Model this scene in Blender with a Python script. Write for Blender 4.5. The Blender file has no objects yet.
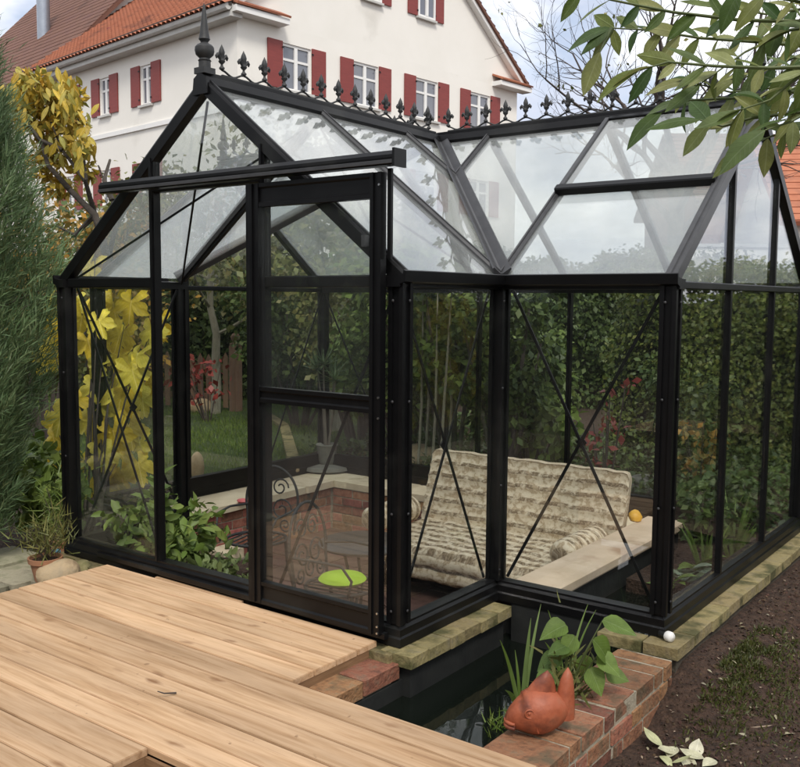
import bpy, bmesh, math, random
import numpy as np
from mathutils import Vector, Matrix

random.seed(11); rng = np.random.default_rng(11)
scene = bpy.context.scene
COL = scene.collection
R_ = math.radians

# ------------------------------------------------------------------ camera
CAM = np.array([4.8763, -3.2623, 1.5491]); YAW, PITCH, ROLL, FPX = -0.6377, -0.0911, 0.0071, 930.03
_rt = np.array([math.cos(YAW), -math.sin(YAW), 0.0])
FW = np.array([math.sin(YAW)*math.cos(PITCH), math.cos(YAW)*math.cos(PITCH), math.sin(PITCH)])
_up = np.cross(_rt, FW)
RT = math.cos(ROLL)*_rt + math.sin(ROLL)*_up
UP = -math.sin(ROLL)*_rt + math.cos(ROLL)*_up
cam = bpy.data.cameras.new('camera'); co = bpy.data.objects.new('camera', cam); COL.objects.link(co)
cam.sensor_fit = 'HORIZONTAL'; cam.sensor_width = 36.0; cam.lens = FPX/800*36.0
cam.clip_start = 0.05; cam.clip_end = 2000
m = Matrix(((RT[0], UP[0], -FW[0], CAM[0]), (RT[1], UP[1], -FW[1], CAM[1]), (RT[2], UP[2], -FW[2], CAM[2]), (0, 0, 0, 1)))
co.matrix_world = m
scene.camera = co

# ------------------------------------------------------------------ sky, sun, exposure
SUN_EL, SUN_AZ = R_(50), R_(135)          # azimuth measured clockwise from +Y (towards +X)
w = bpy.data.worlds.new('World'); scene.world = w; w.use_nodes = True
nt = w.node_tree; nt.nodes.clear()
def wn(t, **k):
    n = nt.nodes.new(t)
    for a, b in k.items(): setattr(n, a, b)
    return n
out = wn('ShaderNodeOutputWorld'); bg = wn('ShaderNodeBackground'); bg.inputs['Strength'].default_value = 0.10
sky = wn('ShaderNodeTexSky', sky_type='NISHITA', sun_disc=False, sun_elevation=SUN_EL, sun_rotation=SUN_AZ)
tc = wn('ShaderNodeTexCoord'); mp = wn('ShaderNodeMapping'); mp.inputs['Scale'].default_value = (1, 1, 2.0)
no = wn('ShaderNodeTexNoise'); no.inputs['Scale'].default_value = 3.2; no.inputs['Detail'].default_value = 7; no.inputs['Roughness'].default_value = 0.58
cr = wn('ShaderNodeValToRGB'); cr.color_ramp.elements[0].position = 0.36; cr.color_ramp.elements[1].position = 0.50
cr.color_ramp.elements[0].color = (0.45, 0.45, 0.45, 1); cr.color_ramp.elements[1].color = (1, 1, 1, 1)
no2 = wn('ShaderNodeTexNoise'); no2.inputs['Scale'].default_value = 5.5; no2.inputs['Detail'].default_value = 5
cr2 = wn('ShaderNodeValToRGB'); cr2.color_ramp.elements[0].position = 0.38; cr2.color_ramp.elements[1].position = 0.58
cr2.color_ramp.elements[0].color = (5.0, 5.4, 6.4, 1); cr2.color_ramp.elements[1].color = (10.5, 10.4, 10.3, 1)
mx = wn('ShaderNodeMix', data_type='RGBA')
L = nt.links.new
L(tc.outputs['Generated'], mp.inputs['Vector']); L(mp.outputs[0], no.inputs['Vector']); L(mp.outputs[0], no2.inputs['Vector'])
L(no.outputs['Fac'], cr.inputs[0]); L(no2.outputs['Fac'], cr2.inputs[0])
L(cr.outputs[0], mx.inputs[0]); L(sky.outputs[0], mx.inputs[6]); L(cr2.outputs[0], mx.inputs[7])
L(mx.outputs[2], bg.inputs['Color']); L(bg.outputs[0], out.inputs['Surface'])
sl = bpy.data.lights.new('sun', 'SUN'); sl.energy = 1.6; sl.angle = R_(14); sl.color = (1.0, 0.95, 0.87)
so = bpy.data.objects.new('sun', sl); COL.objects.link(so)
sd = Vector((math.sin(SUN_AZ)*math.cos(SUN_EL), math.cos(SUN_AZ)*math.cos(SUN_EL), math.sin(SUN_EL)))
so.rotation_euler = sd.to_track_quat('Z', 'Y').to_euler(); so.location = (10, -10, 20)
vs = scene.view_settings; scene.display_settings.display_device = 'sRGB'
vs.view_transform = 'Standard'; vs.look = 'None'; vs.gamma = 1.0; vs.use_curve_mapping = False; vs.exposure = 0.6
scene.cycles.transparent_max_bounces = 40; scene.cycles.max_bounces = 10; scene.cycles.glossy_bounces = 4
scene.cycles.diffuse_bounces = 4; scene.cycles.use_denoising = True
scene.cycles.sample_clamp_indirect = 6.0

# ------------------------------------------------------------------ helpers
def ray(x, y): return FW + RT*(x-400)/FPX - UP*(y-383.5)/FPX
def at(x, y, z=None, X=None, Y=None, D=None):
    """photo pixel -> world point on a known plane (height z, X or Y) or at a known depth D"""
    d = ray(x, y)
    if z is not None: t = (z-CAM[2])/d[2]
    elif X is not None: t = (X-CAM[0])/d[0]
    elif Y is not None: t = (Y-CAM[1])/d[1]
    else: t = D
    return CAM + t*d
def V(p): return Vector([float(q) for q in p])
def unit(v):
    v = np.asarray(v, float); return v/np.linalg.norm(v)

MATS = {}
def nodes(name):
    mt = bpy.data.materials.new(name); mt.use_nodes = True; t = mt.node_tree; t.nodes.clear(); MATS[name] = mt
    o = t.nodes.new('ShaderNodeOutputMaterial')
    def N(ty, **k):
        n = t.nodes.new(ty)
        for a, b in k.items():
            if a.startswith('i_'): n.inputs[a[2:].replace('_', ' ')].default_value = b
            else: setattr(n, a, b)
        return n
    return mt, t, o, N, t.links.new
def rgba(c): return (c[0], c[1], c[2], 1.0)
def ramp(n, stops):
    e = n.color_ramp.elements
    while len(e) > 1: e.remove(e[-1])
    e[0].position = stops[0][0]; e[0].color = rgba(stops[0][1])
    for p, c in stops[1:]:
        x = e.new(p); x.color = rgba(c)

def surf(name, cols, rough=0.7, scale=6.0, detail=6.0, stretch=(1, 1, 1), bump=0.0, bscale=None, bdist=0.01,
         vary=0.0, metallic=0.0, spec=0.5, rand='object', coat=0.0, dirt=None, coord='object'):
    """noise-mottled principled surface; cols: 2-4 colours spread over the noise; vary: brightness spread per object / island"""
    mt, t, o, N, L = nodes(name)
    p = N('ShaderNodeBsdfPrincipled'); L(p.outputs[0], o.inputs[0])
    p.inputs['Roughness'].default_value = rough; p.inputs['Metallic'].default_value = metallic
    p.inputs['Specular IOR Level'].default_value = spec; p.inputs['Coat Weight'].default_value = coat
    tc = N('ShaderNodeTexCoord'); mp = N('ShaderNodeMapping'); mp.inputs['Scale'].default_value = stretch
    L(tc.outputs['Object'] if coord == 'object' else N('ShaderNodeNewGeometry').outputs['Position'], mp.inputs['Vector'])
    if rand == 'object':
        rd = N('ShaderNodeObjectInfo').outputs['Random']
    else:
        rd = N('ShaderNodeNewGeometry').outputs['Random Per Island']
    off = N('ShaderNodeVectorMath', operation='MULTIPLY_ADD'); off.inputs[1].default_value = (37, 53, 71)
    L(rd, off.inputs[0]); L(mp.outputs[0], off.inputs[2])
    nz = N('ShaderNodeTexNoise'); nz.inputs['Scale'].default_value = scale; nz.inputs['Detail'].default_value = detail
    nz.inputs['Roughness'].default_value = 0.62
    L(off.outputs[0], nz.inputs['Vector'])
    rp = N('ShaderNodeValToRGB'); k = len(cols)
    ramp(rp, [(0.3+0.4*i/max(1, k-1), c) for i, c in enumerate(cols)]); L(nz.outputs['Fac'], rp.inputs[0])
    col = rp.outputs[0]
    if dirt:
        n3 = N('ShaderNodeTexNoise'); n3.inputs['Scale'].default_value = dirt[1]; n3.inputs['Detail'].default_value = 8
        L(off.outputs[0], n3.inputs['Vector'])
        r3 = N('ShaderNodeValToRGB'); ramp(r3, [(dirt[2], (0, 0, 0)), (dirt[2]+0.14, (1, 1, 1))]); L(n3.outputs['Fac'], r3.inputs[0])
        m3 = N('ShaderNodeMix', data_type='RGBA'); m3.inputs[7].default_value = rgba(dirt[0]); L(r3.outputs[0], m3.inputs[0]); L(col, m3.inputs[6]); col = m3.outputs[2]
    if vary:
        hs = N('ShaderNodeHueSaturation'); mr = N('ShaderNodeMapRange'); mr.inputs['To Min'].default_value = 1-vary; mr.inputs['To Max'].default_value = 1+vary
        L(rd, mr.inputs['Value']); L(mr.outputs[0], hs.inputs['Value']); L(col, hs.inputs['Color'])
        m2 = N('ShaderNodeMath', operation='MULTIPLY'); m2.inputs[1].default_value = 7.31; f2 = N('ShaderNodeMath', operation='FRACT')
        L(rd, m2.inputs[0]); L(m2.outputs[0], f2.inputs[0])
        mh = N('ShaderNodeMapRange'); mh.inputs['To Min'].default_value = 0.5-vary*0.06; mh.inputs['To Max'].default_value = 0.5+vary*0.06
        L(f2.outputs[0], mh.inputs['Value']); L(mh.outputs[0], hs.inputs['Hue'])
        col = hs.outputs[0]
    L(col, p.inputs['Base Color'])
    if bump:
        bz = N('ShaderNodeTexNoise'); bz.inputs['Scale'].default_value = bscale or scale*4; bz.inputs['Detail'].default_value = 8
        L(off.outputs[0], bz.inputs['Vector'])
        bp = N('ShaderNodeBump'); bp.inputs['Strength'].default_value = bump; bp.inputs['Distance'].default_value = bdist
        L(bz.outputs['Fac'], bp.inputs['Height']); L(bp.outputs[0], p.inputs['Normal'])
    return mt

def leafmat(name, cols, rand='island', trans=0.2, rough=0.5, vein=False):
    mt, t, o, N, L = nodes(name)
    p = N('ShaderNodeBsdfPrincipled'); p.inputs['Roughness'].default_value = rough; p.inputs['Specular IOR Level'].default_value = 0.35
    tr = N('ShaderNodeBsdfTranslucent'); ms = N('ShaderNodeMixShader'); ms.inputs[0].default_value = trans
    rd = N('ShaderNodeNewGeometry').outputs['Random Per Island'] if rand == 'island' else N('ShaderNodeObjectInfo').outputs['Random']
    rp = N('ShaderNodeValToRGB'); ramp(rp, [(i/max(1, len(cols)-1), c) for i, c in enumerate(cols)]); L(rd, rp.inputs[0])
    tc = N('ShaderNodeTexCoord'); nz = N('ShaderNodeTexNoise'); nz.inputs['Scale'].default_value = 2.6 if rand != 'island' else 1.7; nz.inputs['Detail'].default_value = 4
    L(tc.outputs['Object'], nz.inputs['Vector'])
    mr = N('ShaderNodeMapRange'); mr.inputs['From Min'].default_value = 0.3; mr.inputs['From Max'].default_value = 0.7
    mr.inputs['To Min'].default_value = 0.72; mr.inputs['To Max'].default_value = 1.22; L(nz.outputs['Fac'], mr.inputs['Value'])
    hs = N('ShaderNodeHueSaturation'); L(rp.outputs[0], hs.inputs['Color']); L(mr.outputs[0], hs.inputs['Value'])
    col = hs.outputs[0]
    if rand != 'island':
        # midrib and side veins drawn along the blade (local x across, y along)
        sx = N('ShaderNodeSeparateXYZ'); L(tc.outputs['Object'], sx.inputs[0]); ax = N('ShaderNodeMath', operation='ABSOLUTE'); L(sx.outputs[0], ax.inputs[0])
        mid = N('ShaderNodeMapRange'); mid.inputs['From Min'].default_value = 0.022; mid.inputs['From Max'].default_value = 0.006; L(ax.outputs[0], mid.inputs['Value'])
        sl = N('ShaderNodeMath', operation='MULTIPLY_ADD'); sl.inputs[1].default_value = -0.9; L(ax.outputs[0], sl.inputs[0]); L(sx.outputs[1], sl.inputs[2])
        fq = N('ShaderNodeMath', operation='MULTIPLY'); fq.inputs[1].default_value = 62.0; L(sl.outputs[0], fq.inputs[0]); sn = N('ShaderNodeMath', operation='SINE'); L(fq.outputs[0], sn.inputs[0])
        sv = N('ShaderNodeMapRange'); sv.inputs['From Min'].default_value = 0.86; sv.inputs['To Max'].default_value = 0.45; L(sn.outputs[0], sv.inputs['Value'])
        mxv = N('ShaderNodeMath', operation='MAXIMUM'); L(mid.outputs[0], mxv.inputs[0]); L(sv.outputs[0], mxv.inputs[1])
        vh = N('ShaderNodeHueSaturation'); vh.inputs['Value'].default_value = 1.3; vh.inputs['Saturation'].default_value = 0.85; L(col, vh.inputs['Color']); L(mxv.outputs[0], vh.inputs['Fac']); col = vh.outputs[0]
        bp = N('ShaderNodeBump', i_Strength=0.35, i_Distance=0.01); L(mxv.outputs[0], bp.inputs['Height']); L(bp.outputs[0], p.inputs['Normal'])
    L(col, p.inputs['Base Color']); L(col, tr.inputs['Color'])
    L(p.outputs[0], ms.inputs[1]); L(tr.outputs[0], ms.inputs[2]); L(ms.outputs[0], o.inputs[0])
    return mt

class MB:
    """collects shapes; build() links them as one mesh object"""
    def __init__(s): s.v = []; s.f = []; s.sm = False
    def add(s, vs, fs):
        b = len(s.v); s.v += [tuple(float(q) for q in p) for p in vs]; s.f += [tuple(b+i for i in f) for f in fs]; return s
    def box(s, c, d, M=None):
        c = np.array(c, float); h = np.array(d, float)/2
        P = np.array([[sx*h[0], sy*h[1], sz*h[2]] for sx in (-1, 1) for sy in (-1, 1) for sz in (-1, 1)])
        if M is not None: P = P @ np.array(M).T
        return s.add(P+c, [(0, 1, 3, 2), (4, 6, 7, 5), (0, 4, 5, 1), (2, 3, 7, 6), (0, 2, 6, 4), (1, 5, 7, 3)])
    def bx(s, a, b): 
        a = np.array(a, float); b = np.array(b, float); return s.box((a+b)/2, np.abs(b-a))
    def prof(s, pts, p0, p1, upv=(0, 0, 1), m0=None, m1=None):
        """extrude a closed 2-D profile (side, up) from p0 to p1"""
        p0 = np.array(p0, float); p1 = np.array(p1, float); d = unit(p1-p0); u = np.array(upv, float)
        sd = unit(np.cross(d, u)); u = np.cross(sd, d); n = len(pts)
        A = [p0+sd*a+u*b for a, b in pts]; B = [p1+sd*a+u*b for a, b in pts]
        if m0 is not None:
            nn = np.array(m0, float); A = [q - d*((q-p0)@nn)/(d@nn) for q in A]
        if m1 is not None:
            nn = np.array(m1, float); B = [q - d*((q-p1)@nn)/(d@nn) for q in B]
        return s.add(A+B, [tuple(range(n))[::-1], tuple(range(n, 2*n))] + [(i, (i+1) % n, n+(i+1) % n, n+i) for i in range(n)])
    def bar(s, p0, p1, wd, ht, upv=(0, 0, 1)):
        a, b = wd/2, ht/2; c = min(a, b)*0.25
        return s.prof([(-a+c, -b), (a-c, -b), (a, -b+c), (a, b-c), (a-c, b), (-a+c, b), (-a, b-c), (-a, -b+c)], p0, p1, upv)
    def slab(s, poly, nrm, th):
        """prism: polygon moved along +-nrm by th/2"""
        n = len(poly); nn = np.array(nrm, float)*th/2; P = [np.array(q, float) for q in poly]
        return s.add([q-nn for q in P]+[q+nn for q in P], [tuple(range(n))[::-1], tuple(range(n, 2*n))]+[(i, (i+1) % n, n+(i+1) % n, n+i) for i in range(n)])
    def tube(s, pts, rad, n=8, cap=True):
        P = [np.array(q, float) for q in pts]; k = len(P)
        if np.isscalar(rad): rad = [rad]*k
        t0 = unit(P[1]-P[0]); ref = np.array([0, 0, 1.0]) if abs(t0[2]) < 0.9 else np.array([1.0, 0, 0])
        u = unit(np.cross(t0, ref)); vs = []; fs = []
        for i in range(k):
            t = unit(P[min(i+1, k-1)]-P[max(i-1, 0)]); u = unit(u-t*(u@t)); v = np.cross(t, u)
            for j in range(n):
                a = 2*math.pi*j/n; vs.append(P[i]+rad[i]*(math.cos(a)*u+math.sin(a)*v))
        for i in range(k-1):
            for j in range(n): fs.append((i*n+j, i*n+(j+1) % n, (i+1)*n+(j+1) % n, (i+1)*n+j))
        if cap: fs += [tuple(range(n))[::-1], tuple(range((k-1)*n, k*n))]
        return s.add(vs, fs)
    def lathe(s, prf, c=(0, 0, 0), n=16, cap=True):
        vs = []; fs = []; k = len(prf)
        for r, z in prf:
            for j in range(n):
                a = 2*math.pi*j/n; vs.append((c[0]+r*math.cos(a), c[1]+r*math.sin(a), c[2]+z))
        for i in range(k-1):
            for j in range(n): fs.append((i*n+j, i*n+(j+1) % n, (i+1)*n+(j+1) % n, (i+1)*n+j))
        if cap: fs += [tuple(range(n))[::-1], tuple(range((k-1)*n, k*n))]
        return s.add(vs, fs)
    def mesh(s, name, mat=None, smooth=None):
        me = bpy.data.meshes.new(name); me.from_pydata(s.v, [], s.f); me.update()
        bm = bmesh.new(); bm.from_mesh(me); bmesh.ops.recalc_face_normals(bm, faces=bm.faces); bm.to_mesh(me); bm.free()
        if mat: me.materials.append(MATS[mat])
        if smooth:
            me.polygons.foreach_set('use_smooth', [True]*len(me.polygons)); me.set_sharp_from_angle(angle=R_(smooth))
        return me
    def build(s, name, mat, parent=None, loc=(0, 0, 0), smooth=None):
        return link(name, s.mesh(name, mat, smooth), parent, loc)

def link(name, me, parent=None, loc=(0, 0, 0), rot=None, scale=None):
    o = bpy.data.objects.new(name, me); COL.objects.link(o); o.location = V(loc)
    if rot is not None: o.rotation_euler = rot
    if scale is not None: o.scale = scale
    if parent is not None: o.parent = parent
    return o
def thing(name, label, cat, loc=(0, 0, 0), rz=0, group=None):
    o = link(name, None, None, loc, (0, 0, rz)); o.empty_display_size = 0.1; o['label'] = label; o['category'] = cat
    if group: o['group'] = group
    return o
def tag(o, label, cat, group=None):
    o['label'] = label; o['category'] = cat
    if group: o['group'] = group
    return o
def kind(o, k): o['kind'] = k; return o
def npmesh(name, verts, faces, mat, smooth=False):
    """numpy verts (N,3), faces (M,k) of equal size"""
    me = bpy.data.meshes.new(name); nv = len(verts); nf, k = faces.shape
    me.vertices.add(nv); me.vertices.foreach_set('co', np.ascontiguousarray(verts, dtype=np.float32).ravel())
    me.loops.add(nf*k); me.loops.foreach_set('vertex_index', np.ascontiguousarray(faces, dtype=np.int32).ravel())
    me.polygons.add(nf); me.polygons.foreach_set('loop_start', np.arange(0, nf*k, k, dtype=np.int32))
    me.update(calc_edges=True); me.validate()
    if smooth: me.polygons.foreach_set('use_smooth', [True]*nf)
    me.materials.append(MATS[mat]); return me
def rot_from(dirs, nrms):
    """(N,3,3) frames: columns x=side, y=leaf direction, z=leaf normal"""
    y = dirs/np.linalg.norm(dirs, axis=1, keepdims=True)
    z = nrms - y*np.sum(nrms*y, axis=1, keepdims=True); z /= np.linalg.norm(z, axis=1, keepdims=True)+1e-9
    x = np.cross(y, z); return np.stack([x, y, z], axis=2)
LEAF_T = (np.array([[0, 0, 0], [-.26, .35, .06], [0, .4, -.02], [.26, .35, .06], [-.2, .72, .03], [0, .75, -.05], [.2, .72, .03], [0, 1, -.12]]),
          np.array([[0, 2, 1, 1], [0, 3, 2, 2], [1, 2, 5, 4], [2, 3, 6, 5], [4, 5, 7, 7], [5, 6, 7, 7]]))
QUAD_T = (np.array([[0, 0, 0], [-.32, .5, .07], [0, 1, -.06], [.32, .5, .07]]), np.array([[0, 3, 2, 1]]))
BLADE_T = (np.array([[-.5, 0, 0], [.5, 0, 0], [.3, .6, .03], [-.3, .6, .03], [0, 1, .12]]), np.array([[0, 1, 2, 3], [3, 2, 4, 4]]))
def scatter(name, pos, dirs, nrms, size, mat, parent=None, tmpl=QUAD_T, width=1.0):
    n = len(pos); T, F = tmpl; Rm = rot_from(dirs, nrms)
    sz = np.broadcast_to(np.asarray(size, float), (n,))
    L_ = T[None]*np.array([width, 1, 1])*sz[:, None, None]
    P = np.einsum('nij,nkj->nki', Rm, L_)+pos[:, None, :]
    fs = (F[None]+(np.arange(n)*len(T))[:, None, None]).reshape(-1, F.shape[1])
    if F.shape[1] == 4 and np.any(F[:, 2] == F[:, 3]):
        tri = fs[:, 2] == fs[:, 3]
        fs = np.concatenate([fs[tri][:, :3], fs[~tri][:, [0, 1, 2]], fs[~tri][:, [0, 2, 3]]])
    return link(name, npmesh(name, P.reshape(-1, 3), fs, mat), parent)
def rnd_dirs(n):
    v = rng.normal(size=(n, 3)); return v/np.linalg.norm(v, axis=1, keepdims=True)
def crown(name, centers, radii, n, size, mat, parent, droop=0.25, squash=0.8, tmpl=QUAD_T, width=1.0, jit=0.9):
    """leaf-sized faces in uneven clumps round the given centres"""
    centers = np.asarray(centers, float); radii = np.asarray(radii, float)
    wgt = radii**2; pick = rng.choice(len(centers), n, p=wgt/wgt.sum())
    d = rnd_dirs(n); r = radii[pick]*(0.35+0.65*rng.random(n)**0.5)*(0.85+0.3*rng.random(n))
    pos = centers[pick]+d*r[:, None]*np.array([1, 1, squash])
    nr = d*0.7+rnd_dirs(n)*jit+np.array([0, 0, .45])
    dr = rnd_dirs(n)*0.9+d*0.5-np.array([0, 0, droop*2])
    return scatter(name, pos, dr, nr, size*(0.6+0.8*rng.random(n)), mat, parent, tmpl, width)
def branch(mb, p, d, length, r, depth, tips, spread=0.6, gnarl=0.25, n=6, kids=(2, 3), lift=0.1, shrink=0.68, all_pts=None):
    segs = 4; pts = [np.array(p, float)]; rad = [r]; d = unit(d)
    for i in range(segs):
        d = unit(d+rng.normal(size=3)*gnarl*0.5+np.array([0, 0, lift*0.4])); pts.append(pts[-1]+d*length/segs); rad.append(r*(1-(i+1)/segs*0.45))
    mb.tube(pts, rad, n)
    if all_pts is not None: all_pts += pts[1:]
    if depth == 0: tips.append(pts[-1]); return
    for _ in range(random.randint(*kids)):
        i = random.randint(2, segs); nd = unit(d+rnd_dirs(1)[0]*spread+np.array([0, 0, lift]))
        branch(mb, pts[i], nd, length*shrink*random.uniform(.8, 1.2), rad[i]*0.72, depth-1, tips, spread, gnarl, max(4, n-1), kids, lift, shrink, all_pts)

# ------------------------------------------------------------------ materials
surf('black_metal', [(0.0035, 0.0035, 0.004), (0.006, 0.006, 0.0065)], rough=0.38, scale=9, spec=0.25, bump=0.05, bscale=160, bdist=0.002, dirt=((0.016, 0.016, 0.015), 2.5, 0.56))
surf('bar_metal_skylit', [(0.028, 0.028, 0.03), (0.05, 0.05, 0.052)], rough=0.42, scale=12, spec=0.5, bump=0.05, bscale=120, bdist=0.002)  # sky reflection on the black bars put into a greyer base colour
surf('cast_iron', [(0.016, 0.017, 0.018), (0.035, 0.035, 0.034)], rough=0.6, scale=40, bump=0.3, bscale=150, bdist=0.003)
surf('rubber_liner', [(0.007, 0.008, 0.008), (0.018, 0.019, 0.017)], rough=0.7, scale=7, bump=0.3, bscale=20, bdist=0.01)
surf('screw_metal', [(0.5, 0.5, 0.5), (0.6, 0.6, 0.6)], rough=0.3, metallic=1)
def wood():
    mt, t, o, N, L = nodes('deck_wood')
    p = N('ShaderNodeBsdfPrincipled'); L(p.outputs[0], o.inputs[0]); p.inputs['Roughness'].default_value = 0.62; p.inputs['Specular IOR Level'].default_value = 0.25
    tc = N('ShaderNodeTexCoord'); rd = N('ShaderNodeObjectInfo').outputs['Random']
    off = N('ShaderNodeVectorMath', operation='MULTIPLY_ADD'); off.inputs[1].default_value = (91, 57, 33); L(rd, off.inputs[0]); L(tc.outputs['Object'], off.inputs[2])
    mp = N('ShaderNodeMapping'); mp.inputs['Scale'].default_value = (0.9, 16, 16); L(off.outputs[0], mp.inputs['Vector'])
    g = N('ShaderNodeTexNoise', i_Scale=2.0, i_Detail=7.0, i_Roughness=0.62, i_Distortion=0.5); L(mp.outputs[0], g.inputs['Vector'])
    rp = N('ShaderNodeValToRGB'); ramp(rp, [(0.27, (0.31, 0.165, 0.076)), (0.42, (0.485, 0.295, 0.150)), (0.58, (0.60, 0.392, 0.225)), (0.74, (0.455, 0.272, 0.142))]); L(g.outputs['Fac'], rp.inputs[0])
    # broad tone along each board
    mp2 = N('ShaderNodeMapping'); mp2.inputs['Scale'].default_value = (0.7, 5, 1); L(off.outputs[0], mp2.inputs['Vector'])
    g2 = N('ShaderNodeTexNoise', i_Scale=1.6, i_Detail=4.0); L(mp2.outputs[0], g2.inputs['Vector'])
    mr = N('ShaderNodeMapRange'); mr.inputs['From Min'].default_value = 0.3; mr.inputs['From Max'].default_value = 0.7; mr.inputs['To Min'].default_value = 0.80; mr.inputs['To Max'].default_value = 1.14; L(g2.outputs['Fac'], mr.inputs['Value'])
    ob = N('ShaderNodeMapRange'); ob.inputs['To Min'].default_value = 0.80; ob.inputs['To Max'].default_value = 1.14; L(rd, ob.inputs['Value'])
    mu = N('ShaderNodeMath', operation='MULTIPLY'); L(mr.outputs[0], mu.inputs[0]); L(ob.outputs[0], mu.inputs[1])
    hs = N('ShaderNodeHueSaturation'); hs.inputs['Saturation'].default_value = 0.94; L(rp.outputs[0], hs.inputs['Color']); L(mu.outputs[0], hs.inputs['Value'])
    # knots
    mp3 = N('ShaderNodeMapping'); mp3.inputs['Scale'].default_value = (4.2, 10.5, 0.01); L(off.outputs[0], mp3.inputs['Vector'])
    wz = N('ShaderNodeTexNoise', i_Scale=3.0, i_Detail=3.0); L(mp3.outputs[0], wz.inputs['Vector'])
    wa = N('ShaderNodeVectorMath', operation='MULTIPLY_ADD'); wa.inputs[1].default_value = (.35, .35, 0); L(wz.outputs['Color'], wa.inputs[0]); L(mp3.outputs[0], wa.inputs[2])
    vo = N('ShaderNodeTexVoronoi', i_Scale=1.0, i_Randomness=1.0); L(wa.outputs[0], vo.inputs['Vector'])
    kr = N('ShaderNodeValToRGB'); ramp(kr, [(0.05, (1, 1, 1)), (0.11, (0.6, 0.6, 0.6)), (0.22, (0, 0, 0))]); L(vo.outputs['Distance'], kr.inputs[0])
    # only some of the cells carry a knot
    sp = N('ShaderNodeSeparateColor'); L(vo.outputs['Color'], sp.inputs[0])
    gt = N('ShaderNodeMath', operation='GREATER_THAN'); gt.inputs[1].default_value = 0.62; L(sp.outputs[0], gt.inputs[0])
    mk = N('ShaderNodeMath', operation='MULTIPLY'); L(kr.outputs[0], mk.inputs[0]); L(gt.outputs[0], mk.inputs[1])
    mk2 = N('ShaderNodeMath', operation='MULTIPLY'); mk2.inputs[1].default_value = 0.8; L(mk.outputs[0], mk2.inputs[0])
    mx = N('ShaderNodeMix', data_type='RGBA'); mx.inputs[7].default_value = (0.17, 0.07, 0.025, 1); L(mk2.outputs[0], mx.inputs[0]); L(hs.outputs[0], mx.inputs[6])
    # small dark specks and scuffs
    sn = N('ShaderNodeTexNoise', i_Scale=26.0, i_Detail=3.0); L(off.outputs[0], sn.inputs['Vector'])
    sr = N('ShaderNodeValToRGB'); ramp(sr, [(0.70, (0, 0, 0)), (0.76, (0.6, 0.6, 0.6))]); L(sn.outputs['Fac'], sr.inputs[0])
    m2 = N('ShaderNodeMix', data_type='RGBA'); m2.inputs[7].default_value = (0.17, 0.09, 0.045, 1); L(sr.outputs[0], m2.inputs[0]); L(mx.outputs[2], m2.inputs[6])
    L(m2.outputs[2], p.inputs['Base Color'])
    b = N('ShaderNodeBump', i_Strength=0.25, i_Distance=0.004); L(g.outputs['Fac'], b.inputs['Height']); L(b.outputs[0], p.inputs['Normal'])
wood()
surf('wood_edge_shaded', [(0.16, 0.085, 0.038), (0.26, 0.15, 0.075)], rough=0.75, scale=8, stretch=(1, 1, 12), bump=0.3, bdist=0.004)  # fascia and hatch boards: their shade is put into a darker wood colour
surf('dull_bark', [(0.04, 0.033, 0.027), (0.075, 0.062, 0.05)], rough=0.95, scale=9, bump=0.6, bscale=25, bdist=0.02)
surf('brick_red', [(0.20, 0.080, 0.05), (0.33, 0.14, 0.08), (0.42, 0.22, 0.14)], rough=0.88, scale=22, vary=0.5, bump=0.5, bscale=70, bdist=0.006, dirt=((0.10, 0.095, 0.06), 9, 0.58), coord='world')
surf('brick_wet', [(0.11, 0.052, 0.03), (0.25, 0.108, 0.055), (0.20, 0.125, 0.075)], rough=0.85, scale=22, vary=0.3, bump=0.9, bscale=55, bdist=0.01, dirt=((0.11, 0.075, 0.042), 8, 0.55), coord='world')
surf('mortar', [(0.17, 0.145, 0.105), (0.25, 0.215, 0.16)], rough=0.95, scale=25, bump=0.6, bscale=90, bdist=0.008)
surf('coping_yellow', [(0.13, 0.105, 0.045), (0.25, 0.20, 0.09), (0.20, 0.165, 0.10)], rough=0.9, scale=13, vary=0.12, bump=0.8, bscale=50, bdist=0.01, dirt=((0.07, 0.065, 0.022), 6, 0.50), coord='world')
surf('coping_cream', [(0.60, 0.49, 0.33), (0.72, 0.61, 0.44)], rough=0.85, scale=7, vary=0.1, bump=0.3, bscale=50, bdist=0.004, dirt=((0.30, 0.22, 0.13), 4, 0.6), coord='world')
surf('ledge_stone', [(0.52, 0.40, 0.28), (0.64, 0.51, 0.38)], rough=0.8, scale=5, bump=0.3, bscale=40, bdist=0.004, dirt=((0.36, 0.24, 0.15), 3.5, 0.56))
surf('floor_tile', [(0.10, 0.05, 0.036), (0.15, 0.08, 0.058)], rough=0.7, scale=14, vary=0.25, bump=0.3, bdist=0.004, coord='world')
surf('paving', [(0.20, 0.18, 0.125), (0.30, 0.27, 0.19), (0.17, 0.17, 0.10)], rough=0.9, scale=9, vary=0.25, bump=0.6, bscale=45, bdist=0.008, coord='world')
surf('soil', [(0.018, 0.009, 0.005), (0.05, 0.026, 0.015), (0.085, 0.047, 0.029)], rough=0.95, scale=28, detail=10, bump=1.0, bscale=60, bdist=0.03)
surf('soil_crumb', [(0.024, 0.012, 0.007), (0.075, 0.041, 0.024)], rough=0.95, scale=30, vary=0.5, rand='island')
surf('lawn_ground', [(0.02, 0.035, 0.008), (0.04, 0.065, 0.013), (0.03, 0.035, 0.015)], rough=0.95, scale=14, bump=0.8, bscale=60, bdist=0.02)
surf('wood_chip', [(0.20, 0.15, 0.10), (0.34, 0.27, 0.19)], rough=0.9, scale=30, vary=0.4, rand='island')
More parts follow.
